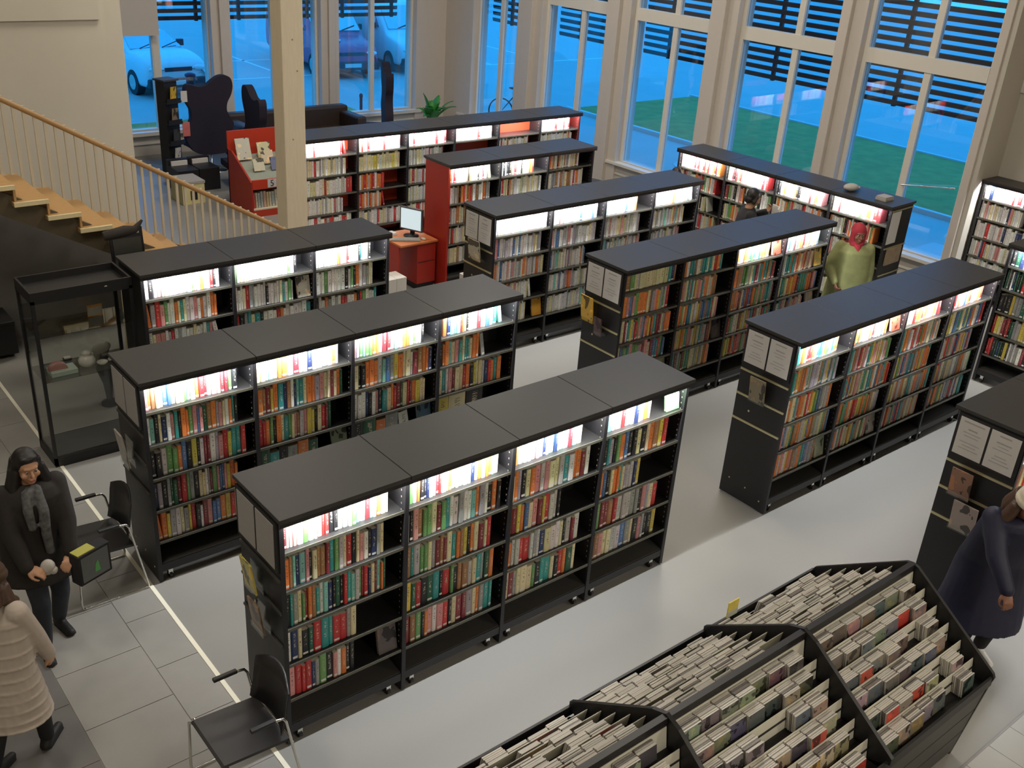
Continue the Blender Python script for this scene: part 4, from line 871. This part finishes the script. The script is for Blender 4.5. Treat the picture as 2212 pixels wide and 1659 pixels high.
def car(name, label, loc, rz, col, L=4.4, W=1.74, van=True, cat='car'):
    """front faces local -y"""
    t = thing(name, label, cat, loc, rz)
    paint = mat(name + '_paint', col, 0.25, var=0.03); rub = mat('tyre_rubber', (.02, .02, .022), .7); gl = mat('car_glass', (.45, .55, .58), .06, 0.75, spec=1.0); trim = mat('bumper_dark', (.035, .035, .04), .6); lamp = mat('headlamp', (.75, .78, .80), .1, spec=1.0)
    h = W / 2; ht = 1.95 if van else 1.46
    def ring(y, zb, zt, wb, wt):
        pts = []
        for s_, zz, ww in ((-1, zb, wb * .93), (-1, zb + .12, wb), (-1, zb + (zt - zb) * .62, wb), (-1, zt - .07, wt), (-1, zt, wt - .10), (1, zt, wt - .10), (1, zt - .07, wt), (1, zb + (zt - zb) * .62, wb), (1, zb + .12, wb), (1, zb, wb * .93)): pts.append((s_ * ww, y, zz))
        return pts
    st = [(0.0, .30, .72, h - .14, h - .20), (.06, .24, .86, h - .05, h - .10), (.25, .20, .98, h, h - .06), (1.05, .18, 1.10, h, h - .04)]
    if van: st += [(1.10, .18, 1.14, h, h - .04), (1.85, .18, ht - .06, h, h - .14), (2.2, .18, ht, h, h - .13), (L - .25, .18, ht, h, h - .12), (L - .04, .22, ht - .12, h - .02, h - .14), (L, .34, 1.0, h - .06, h - .12)]
    else: st += [(1.15, .18, 1.0, h, h - .05), (1.95, .18, ht - .04, h, h - .24), (2.4, .18, ht, h, h - .22), (L - 1.1, .18, ht - .06, h, h - .24), (L - .45, .2, 1.02, h, h - .1), (L - .06, .24, .96, h - .04, h - .1), (L, .34, .75, h - .12, h - .16)]
    vs = []; fs = []
    for s_ in st: vs += ring(*s_)
    for i in range(len(st) - 1):
        for j in range(10): fs.append((i * 10 + j, i * 10 + (j + 1) % 10, (i + 1) * 10 + (j + 1) % 10, (i + 1) * 10 + j))
    fs += [tuple(range(10)), tuple(range((len(st) - 1) * 10, len(st) * 10))[::-1]]
    o = MB().add(vs, fs, 0, True).build('body', paint, t); sb = o.modifiers.new('soft', 'SUBSURF'); sb.levels = 1; sb.render_levels = 2
    ya, za, yb_, zb_ = (1.16, 1.20, 1.86, ht - .14) if van else (1.22, 1.04, 1.94, ht - .10)
    wt = h - (.22 if van else .30)
    dn = Vector((0, -(zb_ - za), (yb_ - ya))).normalized() * .03
    q = [Vector(p) + dn for p in ((-h + .17, ya, za), (h - .17, ya, za), (wt, yb_, zb_), (-wt, yb_, zb_))]; q2 = [p - dn * 1.6 for p in q]
    MB().add(q + q2, [(0, 1, 2, 3), (7, 6, 5, 4), (0, 4, 5, 1), (1, 5, 6, 2), (2, 6, 7, 3), (3, 7, 4, 0)]).build('windscreen', gl, t)
    for s_ in (-1, 1):
        x = s_ * (h - .045)
        poly = [(ya + .35, za + .02), (yb_ + .25, zb_ - .02), (2.75, zb_ - .02), (2.75, za + .02)]
        tx = .10 if van else .22
        vv = [(x + s_ * .02 - s_ * tx * max(0, (z - za)) / (zb_ - za), y, z) for y, z in poly]; vv2 = [(a - s_ * .06, b, c_) for a, b, c_ in vv]
        MB().add(vv + vv2, [(0, 1, 2, 3), (7, 6, 5, 4), (0, 4, 5, 1), (1, 5, 6, 2), (2, 6, 7, 3), (3, 7, 4, 0)]).build('side_window', gl, t)
        MB().ball((s_ * (h - .30), .05, .72), (.20, .07, .075)).build('headlamp', lamp, t)
        MB().box((s_ * (h + .02) - .06, ya + .45, za - .02), (s_ * (h + .02) + .10 * (s_ > 0) + .0, ya + .57, za + .14)).build('mirror', trim, t)
        for y in (.82, L - .85):
            wl = MB().tube([(s_ * (h - .20), y, .31), (s_ * (h + .01), y, .31)], .31, 22).build('wheel', rub, t)
            MB().tube([(s_ * (h + .0), y, .31), (s_ * (h + .018), y, .31)], .19, 16).build('rim', steel, wl)
    MB().box((-h + .06, -.07, .26), (h - .06, .20, .50)).build('bumper', trim, t, bevel=.04)
    MB().box((-h + .50, -.012, .66), (h - .50, .06, .76)).build('grille', trim, t, bevel=.01); MB().box((-.26, -.085, .34), (.26, -.07, .45)).build('number_plate', white, t)
    MB().tube([(-.45, ya - .03, za + .03), (.05, ya + .10, za + .16)], .012, 6).build('wiper', trim, t); MB().tube([(.15, ya - .03, za + .03), (.62, ya + .10, za + .15)], .012, 6).build('wiper', trim, t)
    return t
wc = car('white_car', 'white car parked outside the low window, nose to the library', (8.15, 21.3, -0.12), 0.06, (.75, .76, .76), van=False)
rv = car('red_van', 'dark red van parked behind the timber column', (13.85, 22.3, -0.12), -0.12, (.75, .09, .17), 4.9, 1.84)
wv = car('white_van', 'white van parked beside the dark red van', (16.55, 22.3, -0.12), -0.08, (.75, .76, .76), 4.9, 1.88)
MB().prism([(.17 * math.cos(a * PI / 12), .10 * math.sin(a * PI / 12)) for a in range(24)], 'y', -.006, .006).build('badge', mat('badge_pale', (.66, .62, .68), .3), rv, loc=(-.32, .50, 1.045), rot=(-1.40, 0, 0))
# dim bicycle outside the corner window
bk = thing('bicycle', 'dim bicycle parked outside the corner window', 'bicycle', (14.6, 14.6, -0.12), 0.5)
for y in (0, 1.05):
    MB().tube([(0, y + .33 * math.cos(a * PI / 12), .33 + .33 * math.sin(a * PI / 12)) for a in range(25)], .018, 6).build('wheel', mat('tyre_rubber', (.02, .02, .022), .7), bk)
MB().tube([(0, 0, .33), (0, .18, .85), (0, .68, .80), (0, .45, .30), (0, .16, .78)], .018, 6).tube([(0, .45, .30), (0, 1.05, .33), (0, .68, .80), (0, .72, .92)], .016, 6).build('frame', lvm2, bk)
MB().tube([(-.28, .12, .98), (0, .16, 1.0), (.28, .12, .98)], .014, 6).build('handlebar', lvm2, bk); MB().ball((0, .74, .94), (.07, .13, .03)).build('saddle', black, bk)

# ------------------------------------------------------------------ people
skin1 = mat('skin_tan', (.50, .27, .16), .55, var=.06); skin2 = mat('skin_brown', (.22, .09, .05), .5, var=.06)
def fuse(name, mb, m, parent, vox=0.010, smooth=4, extra=()):
    """union of overlapping closed shapes as ONE continuous smooth surface"""
    me = mb.mesh(name, m); o = bpy.data.objects.new(name, me); C.objects.link(o)
    r = o.modifiers.new('fuse', 'REMESH'); r.mode = 'VOXEL'; r.voxel_size = vox; r.use_smooth_shade = True
    if smooth: q = o.modifiers.new('soft', 'SMOOTH'); q.factor = 0.5; q.iterations = smooth
    bpy.context.view_layer.update(); ev = o.evaluated_get(bpy.context.evaluated_depsgraph_get()); nm = bpy.data.meshes.new_from_object(ev)
    nm.materials.clear(); nm.materials.append(m); o.modifiers.clear(); o.data = nm; bpy.data.meshes.remove(me)
    nm.polygons.foreach_set('use_smooth', [True] * len(nm.polygons)); o.parent = parent; return o
def ik(a, b, l1, l2, hint):
    a = Vector(a); b = Vector(b); d = b - a; L = min(d.length, (l1 + l2) * 0.995); dn = d.normalized(); b = a + dn * L
    x = (l1 * l1 - l2 * l2 + L * L) / (2 * L); h = math.sqrt(max(0, l1 * l1 - x * x)); hv = Vector(hint); hv = (hv - dn * hv.dot(dn)).normalized()
    return a + dn * x + hv * h, b
def hand(mb, wrist, d, nrm, curl=0.5, s=1.0, side=1):
    """palm and five bent fingers; d: direction of the palm, nrm: out of the back of the hand"""
    d = Vector(d).normalized(); nrm = Vector(nrm); nrm = (nrm - d * nrm.dot(d)).normalized(); lat = d.cross(nrm) * side
    Mh = Matrix((lat, d, nrm)).transposed().to_4x4(); Mh.translation = Vector(wrist)
    mb.ball((0, .045 * s, 0), (.040 * s, .055 * s, .015 * s), 12, 8, 0, Mh)
    for k, (x, L) in enumerate(((-.030, .066), (-.010, .074), (.010, .070), (.029, .055))):
        p = Vector((x * s, .085 * s, 0)); a = 0.15 + .1 * k; path = [Vector((x * s * .8, .055 * s, 0)), p]
        for j, f in enumerate((.45, .32, .23)):
            a += curl * .8; p = p + Vector((x * .6, math.cos(a), -math.sin(a))).normalized() * L * f * s; path.append(p)
        mb.tube(path, [.0095 * s, .0092 * s, .0085 * s, .0078 * s, .0066 * s], 8, 0, Mh)
    mb.tube([Vector((-.030, .020, -.003)) * s, Vector((-.052, .050, -.012)) * s, Vector((-.054, .078, -.024)) * s, Vector((-.046, .098, -.034)) * s], [.013 * s, .011 * s, .010 * s, .008 * s], 8, 0, Mh)
def head(mb, c, Mr, s=1.0):
    """face looks along -y of Mr"""
    M = Matrix.Translation(Vector(c)) @ Mr
    mb.ball((0, .008 * s, .030 * s), (.076 * s, .096 * s, .090 * s), 18, 12, 0, M)      # skull
    mb.ball((0, -.020 * s, -.035 * s), (.060 * s, .070 * s, .080 * s), 16, 10, 0, M)    # face
    mb.ball((0, -.060 * s, -.088 * s), (.030 * s, .026 * s, .024 * s), 12, 8, 0, M)     # chin
    mb.tube([(0, -.088 * s, .012 * s), (0, -.104 * s, -.012 * s), (0, -.112 * s, -.030 * s)], [.009 * s, .012 * s, .015 * s], 8, 0, M)
    mb.ball((0, -.089 * s, -.060 * s), (.024 * s, .012 * s, .011 * s), 10, 6, 0, M)
    mb.ball((0, -.080 * s, .030 * s), (.056 * s, .016 * s, .012 * s), 10, 6, 0, M)      # brow
    for k in (-1, 1):
        mb.ball((k * .077 * s, .012 * s, -.010 * s), (.010 * s, .020 * s, .032 * s), 8, 6, 0, M); mb.ball((k * .040 * s, -.066 * s, -.030 * s), (.026 * s, .022 * s, .022 * s), 10, 6, 0, M)
    return M
def person(label, loc, rz, H, lean, head_pitch, head_yaw, hands, feet, skin, top, legs, shoe, hair=None, topkind='coat', hem=0.55, bulk=1.0, group=None, puffy=0.0, hcurl=0.6):
    s = H / 1.70
    t = thing('person', label, 'person', loc, rz)
    pel = Vector((0, .02 * lean * 4, .93)) * s
    Rl = Matrix.Rotation(lean, 4, 'X')
    def sp(p): return pel + (Rl @ (Vector(p) * s - Vector((0, 0, .93 * s))))
    neck = sp((0, .01, 1.42)); chest = sp((0, 0, 1.24)); waist = sp((0, 0, 1.05)); hc = sp((0, -.015, 1.575))
    Mr = Matrix.Rotation(head_yaw, 4, 'Z') @ Matrix.Rotation(head_pitch, 4, 'X')
    B = MB(); T = MB(); Lg = MB(); Shs = []
    Mh = head(B, hc, Mr, s)
    B.caps(neck, hc + Vector((0, .02, -.05)) * s, .056 * s, .052 * s)
    B.caps(chest, pel, .10 * s, .105 * s); B.caps(sp((-.13, 0, 1.37)), sp((.13, 0, 1.37)), .05 * s, .05 * s); B.caps(sp((-.06, 0, 1.30)), sp((-.05, 0, .95)), .085 * s, .09 * s); B.caps(sp((.06, 0, 1.30)), sp((.05, 0, .95)), .085 * s, .09 * s)
    for k, (hp, hint, pd, pn) in zip((-1, 1), hands):
        sh = sp((k * .175, .01, 1.375)); el, wr = ik(sh, Vector(hp) * s, .285 * s, .255 * s, hint)
        B.caps(sh, el, .044 * s, .036 * s); B.caps(el, wr, .037 * s, .024 * s); dd = Vector(pd) if pd else (wr - el); hand(B, wr, dd, Vector(pn), hcurl, s * 1.02, k)
        T.caps(sh, el, .070 * s * bulk, .060 * s * bulk); T.caps(el, wr - (wr - el).normalized() * .015, .060 * s * bulk, .046 * s * bulk)
    for k, (fp, yaw) in zip((-1, 1), feet):
        hip = pel + Vector((k * .085 * s, 0, -.02)); ft = Vector(fp) * s; kn, an = ik(hip, ft + Vector((0, 0, .085 * s)), .44 * s, .43 * s, (0, -1, 0))
        B.caps(hip, kn, .080 * s, .050 * s); B.caps(kn, an, .050 * s, .034 * s); fd = Matrix.Rotation(yaw, 3, 'Z') @ Vector((0, -1, 0)); B.caps(an - Vector((0, 0, .05 * s)), an + fd * .13 * s - Vector((0, 0, .065 * s)), .034 * s, .022 * s)
        Lg.caps(hip, kn, .098 * s, .068 * s); Lg.caps(kn, an + Vector((0, 0, .02)), .068 * s, .055 * s)
        Sh = MB(); Shs.append(Sh); heel = an - fd * .035 * s - Vector((0, 0, .048 * s)); Sh.caps(heel, an + fd * .165 * s - Vector((0, 0, .055 * s)), .042 * s, .032 * s); Sh.caps(an, heel, .045 * s, .040 * s)
        Sh.tube([heel - Vector((0, 0, .030 * s)), an + fd * .17 * s - Vector((0, 0, .078 * s))], [.044 * s, .040 * s], 10)
    # coat: stacked ovals from shoulders to hem
    zs = [1.44, 1.40, 1.34, 1.24, 1.12, 1.02, .93, .84]; z = .84
    while z - .08 > hem: z -= .08; zs.append(z)
    zs.append(hem); rings = []
    for z in zs:
        u = (1.44 - z) / (1.44 - hem)
        rx = .085 if z >= 1.44 else (.165 if z >= 1.40 else (.205 if z > 1.3 else .205 + .03 * u)) * bulk; ry = .075 if z >= 1.44 else (.10 if z >= 1.40 else .125 + .035 * u) * bulk
        if z < .93: rx += (.93 - z) * .09; ry += (.93 - z) * .13
        c = sp((0, 0, z)) if z >= .93 else pel + Vector((0, 0, (z - .93) * s)); rings.append((c, rx * s, ry * s))
    n = 28; vs = []; fs = []
    zi = 0
    for (c, rx, ry) in rings:
        for k in range(n):
            a = 2 * PI * k / n; w_ = 1 + (.018 * math.sin(5 * a + zi) if zi > 5 else 0); vs.append((c.x + rx * w_ * math.cos(a), c.y + ry * w_ * math.sin(a), c.z))
        zi += 1
    for i in range(len(rings) - 1):
        for k in range(n): fs.append((i * n + k, i * n + (k + 1) % n, (i + 1) * n + (k + 1) % n, (i + 1) * n + k))
    fs += [tuple(range(n)), tuple(range((len(rings) - 1) * n, len(rings) * n))[::-1]]; T.add(vs, fs)
    if puffy:
        for i in range(2, len(rings) - 1):
            for q in range(1):
                c, rx, ry = rings[i]; c2, rx2, ry2 = rings[i + 1]; f = q / 2; cc = c.lerp(c2, f + .25)
                T.lathe([(.55, -.016), (.96, -.014), (1.0 + puffy, 0), (.96, .014), (.55, .016)], 24, M=Matrix.Translation(cc) @ Matrix.Diagonal((rx * (1 - f) + rx2 * f, ry * (1 - f) + ry2 * f, 1, 1)))
    body = fuse('body', B, skin, t, 0.0075, 3)
    ct = fuse(topkind, T, top, t, 0.012 if not puffy else 0.009, 4 if not puffy else 1); fuse('trousers', Lg, legs, t, 0.012, 4); [fuse('shoe', q, shoe, t, 0.009, 2) for q in Shs]
    ec = mat('eye_white', (.36, .33, .30), .35); ed = mat('eye_dark', (.03, .02, .015), .15); lp = mat('lip', (.42, .13, .11), .5)
    for k in (-1, 1):
        e = MB().ball((k * .030 * s, -.080 * s, .006 * s), .0105 * s, 10, 8, 0, Mh).build('eye', ec, body); MB().ball((k * .030 * s, -.088 * s, .005 * s), .0065 * s, 8, 6, 0, Mh).build('iris', ed, e) if False else MB().ball((k * .030 * s, -.0862 * s, .005 * s), .0068 * s, 8, 6, 0, Mh).build('iris', ed, body)
    MB().ball((0, -.099 * s, -.056 * s), (.021 * s, .006 * s, .0045 * s), 12, 6, 0, Mh).ball((0, -.098 * s, -.064 * s), (.018 * s, .006 * s, .005 * s), 12, 6, 0, Mh).build('mouth', lp, body)
    return t, Mh, s, sp, pel
def hair_cap(t, Mh, s, m, long_=0.0, name='hair', face_open=True):
    hb = MB(); hb.ball((0, .022 * s, .042 * s), (.088 * s, .100 * s, .092 * s), 18, 12, 0, Mh); hb.ball((0, -.040 * s, .092 * s), (.066 * s, .042 * s, .028 * s), 14, 8, 0, Mh)
    for k in (-1, 1):
        hb.caps(Mh @ Vector((k * .074 * s, .005 * s, .04 * s)), Mh @ Vector((k * .080 * s, .015 * s, -.05 * s)), .026 * s, .026 * s)
        if long_:
            hb.tube([Mh @ Vector((k * .076 * s, .02 * s, -.02 * s)), Mh @ Vector((k * .105 * s, .01 * s, -.13 * s)), Mh @ Vector((k * .125 * s, -.03 * s, -.13 * s - long_ * .5)), Mh @ Vector((k * .12 * s, -.05 * s, -.13 * s - long_))], [.045 * s, .052 * s, .048 * s, .022 * s], 10)
    if long_: hb.tube([Mh @ Vector((0, .08 * s, .02 * s)), Mh @ Vector((0, .10 * s, -.14 * s)), Mh @ Vector((0, .10 * s, -.14 * s - long_))], [.085 * s, .11 * s, .05 * s], 12)
    else: hb.ball((0, .065 * s, -.03 * s), (.07 * s, .05 * s, .06 * s), 12, 8, 0, Mh)
    return fuse(name, hb, m, t, 0.009, 3)
bhair = mat('black_hair', (.012, .009, .008), .45, var=.3, scale=60); brhair = mat('brown_hair', (.07, .035, .02), .5, var=.3, scale=60)
jeans = mat('dark_jeans', (.022, .026, .036), .8, var=.25, scale=60); blk = mat('black_cloth', (.012, .011, .012), .85, var=.3); bootm = mat('black_boot', (.015, .014, .014), .6)

# woman with the folder, walking beside the rear chair
t, Mh, s, sp, pel = person('woman in a dark coat with long black hair and patterned scarf, holding a black folder', (-0.90, 1.95, 0), 0.02, 1.66, 0.05, 0.12, 0.05,
    (((-.16, -.30, .90), (-1, .4, -.2), (.6, -.6, -.1), (-.3, -.3, .9)), ((.13, -.31, .88), (1, .4, -.2), (-.5, -.7, -.1), (.3, -.3, .9))), (((-.09, -.10, 0), -.1), ((.10, .16, 0), .15)), skin1, mat('dark_coat', (.020, .016, .014), .85, var=.3, scale=30), jeans, bootm, hem=.66, bulk=1.12)
hair_cap(t, Mh, s, bhair, .26)
scm = mat('check_scarf', (.10, .10, .10), .9, var=.95, scale=34)
sc_ = MB()
for i in range(14):
    a = 2 * PI * i / 14; p = sp((.088 * math.cos(a), .01 + .080 * math.sin(a), 1.405 + .01 * math.sin(3 * a))); a2 = 2 * PI * (i + 1) / 14; q = sp((.088 * math.cos(a2), .01 + .080 * math.sin(a2), 1.405 + .01 * math.sin(3 * a2))); sc_.caps(p, q, .034, .034, 8)
sc_.tube([sp((.02, -.09, 1.42)), sp((.03, -.165, 1.28)), sp((.02, -.19, 1.10)), sp((.03, -.20, .94))], [.035, .036, .034, .030], 10); sc_.tube([sp((-.05, -.09, 1.42)), sp((-.07, -.16, 1.30)), sp((-.06, -.18, 1.16))], [.033, .034, .028], 10)
fuse('scarf', sc_, scm, t, 0.012, 1)
fo = thing('folder', 'black folder with green and yellow print, held by the woman with the scarf', 'folder', (-0.66, 1.60, 0.72), 0.35)
MB().box((-.13, -.05, 0), (.13, .05, .24)).build('box', blk, fo, bevel=.006); MB().box((-.11, -.0515, .02), (.11, -.05, .22)).build('front_sheet', mat('folder_grey', (.12, .125, .12), .5), fo)
MB().prism([(-.01, .06), (.035, .06), (.02, .15), (.0, .12)], 'y', -.0535, -.0515).build('print', mat('folder_green', (.10, .38, .10), .6), fo); MB().box((-.12, -.04, .24), (.02, .045, .247)).build('paper_edge', mat('folder_lime', (.42, .40, .08), .6), fo)
put('knit_pompom', 'pale knitted mitten dangling from the scarf of the woman with the folder', 'mitten', MB().ball((0, 0, 0), (.05, .04, .06)).ball((.03, -.01, -.03), (.03, .03, .03)), mat('pale_knit', (.50, .47, .42), .95, var=.2), (-0.93, 1.64, 0.88))

# person in the beige quilted coat, lower corner
t, Mh, s, sp, pel = person('person in a beige quilted coat, brown hat and dark boots, cut by the frame edge', (-1.44, 0.90, 0), 2.3, 1.52, 0.10, 0.25, 0.2,
    (((-.22, -.22, .86), (-1, .5, -.2), None, (-1, 0, 0)), ((.24, -.16, .80), (1, .5, -.2), None, (1, 0, 0))), (((-.10, -.20, 0), .1), ((.09, .14, 0), -.1)), skin1, mat('beige_quilt', (.47, .40, .34), .8, var=.12, scale=14), blk, bootm, hem=.52, bulk=1.15, puffy=.05)
hair_cap(t, Mh, s, brhair, .05)
hm = MB(); hm.ball((0, .015 * s, .065 * s), (.098 * s, .108 * s, .080 * s), 18, 10, 0, Mh); hm.lathe([(.100 * s, .015 * s), (.110 * s, .03 * s), (.110 * s, .06 * s), (.098 * s, .07 * s)], 20, M=Mh @ Matrix.Translation((0, .012 * s, 0))); fuse('hat', hm, mat('brown_knit', (.07, .040, .022), .95, var=.3, scale=40), t, .009, 1)

# person in the long navy coat at the disc browser
t, Mh, s, sp, pel = person('person in a long navy coat and cream hat bending beside the disc browser', (4.82, -2.18, 0), -0.75, 1.70, 0.34, 0.35, 0.1,
    (((-.10, -.52, .92), (-1, .2, -.4), (0, -.7, -.6), (0, -.5, .9)), ((.16, -.50, .86), (1, .2, -.4), (0, -.7, -.6), (0, -.5, .9))), (((-.10, -.03, 0), -.15), ((.10, .02, 0), .2)), skin2, mat('navy_quilt', (.010, .011, .036), .6, var=.25, scale=18), blk, mat('white_trainer', (.70, .69, .66), .5), hem=.36, bulk=1.25)
hair_cap(t, Mh, s, brhair, .22)
hm = MB(); hm.ball((0, .018 * s, .070 * s), (.100 * s, .112 * s, .085 * s), 18, 10, 0, Mh); hm.lathe([(.102 * s, .012 * s), (.114 * s, .03 * s), (.112 * s, .06 * s), (.098 * s, .07 * s)], 20, M=Mh @ Matrix.Translation((0, .014 * s, 0))); fuse('hat', hm, mat('cream_knit', (.66, .60, .48), .95, var=.12, scale=40), t, .009, 1)

# person in the green coat and red headscarf
t, Mh, s, sp, pel = person('person in a green coat and red headscarf standing by the window bookcase', (9.28, 2.18, 0), -0.85, 1.70, 0.02, 0.10, 0.25,
    (((-.20, -.22, .95), (-1, .4, -.3), None, (-1, 0, 0)), ((.24, -.02, .82), (1, .4, -.2), None, (1, 0, 0))), (((-.10, -.04, 0), -.1), ((.10, .04, 0), .1)), skin2, mat('moss_coat', (.24, .25, .10), .85, var=.5, scale=7), jeans, bootm, hem=.55, bulk=1.18)
hm = MB(); hm.ball((0, .018 * s, .048 * s), (.093 * s, .106 * s, .095 * s), 18, 10, 0, Mh)
for k in (-1, 1): hm.caps(Mh @ Vector((k * .078 * s, -.005 * s, .03 * s)), Mh @ Vector((k * .070 * s, -.025 * s, -.09 * s)), .030 * s, .032 * s)
hm.caps(Mh @ Vector((-.05 * s, -.03 * s, -.125 * s)), Mh @ Vector((.05 * s, -.03 * s, -.125 * s)), .045 * s, .045 * s); hm.caps(Mh @ Vector((0, .06 * s, -.05 * s)), Mh @ Vector((0, .05 * s, -.16 * s)), .07 * s, .08 * s)
hm.tube([Mh @ Vector((0, -.06 * s, -.13 * s)), Mh @ Vector((0, -.10 * s, -.22 * s)), Mh @ Vector((.01, -.11 * s, -.30 * s))], [.05 * s, .045 * s, .02 * s], 10); fuse('headscarf', hm, mat('red_scarf', (.40, .03, .045), .85, var=.15), t, .009, 2)

# reader between the shelves
t, Mh, s, sp, pel = person('person in dark clothes with cropped hair reading between two bookcases', (9.12, 3.86, 0), 0.9, 1.76, 0.10, 0.35, 0.35,
    (((-.12, -.34, 1.22), (-1, .2, -.6), (.2, -.5, .8), (-.3, -.8, -.2)), ((.14, -.32, 1.36), (1, .2, -.6), (-.2, -.4, .9), (.4, -.8, -.2))), (((-.10, -.02, 0), -.1), ((.10, .04, 0), .1)), skin1, blk, jeans, bootm, topkind='sweater', hem=.86, bulk=.98)
hair_cap(t, Mh, s, bhair, 0)
ob = thing('open_book', 'pale open book held by the reader in dark clothes', 'book', (9.46, 3.56, 1.42), 0.9)
for k in (-1, 1): MB().box((0, -.008, -.11), (.15, .008, .11), M=Matrix.Rotation(.35 * k - (PI if k < 0 else 0) * 0 , 4, 'Z') if k > 0 else Matrix.Rotation(PI - .35, 4, 'Z')).build('leaf_block', paper, ob)
# dark-haired figure hidden behind the pale-spined bookcase
t, Mh, s, sp, pel = person('dark haired person in black, only the head showing above the pale-spined bookcase', (9.32, 5.35, 0), 2.4, 1.66, 0.22, 0.5, 0.0,
    (((-.16, -.34, .95), (-1, .4, -.2), None, (0, -1, 0)), ((.16, -.34, .95), (1, .4, -.2), None, (0, -1, 0))), (((-.10, -.04, 0), -.1), ((.10, .04, 0), .1)), skin1, blk, jeans, bootm, hem=.70, bulk=1.1)
hair_cap(t, Mh, s, bhair, .05)
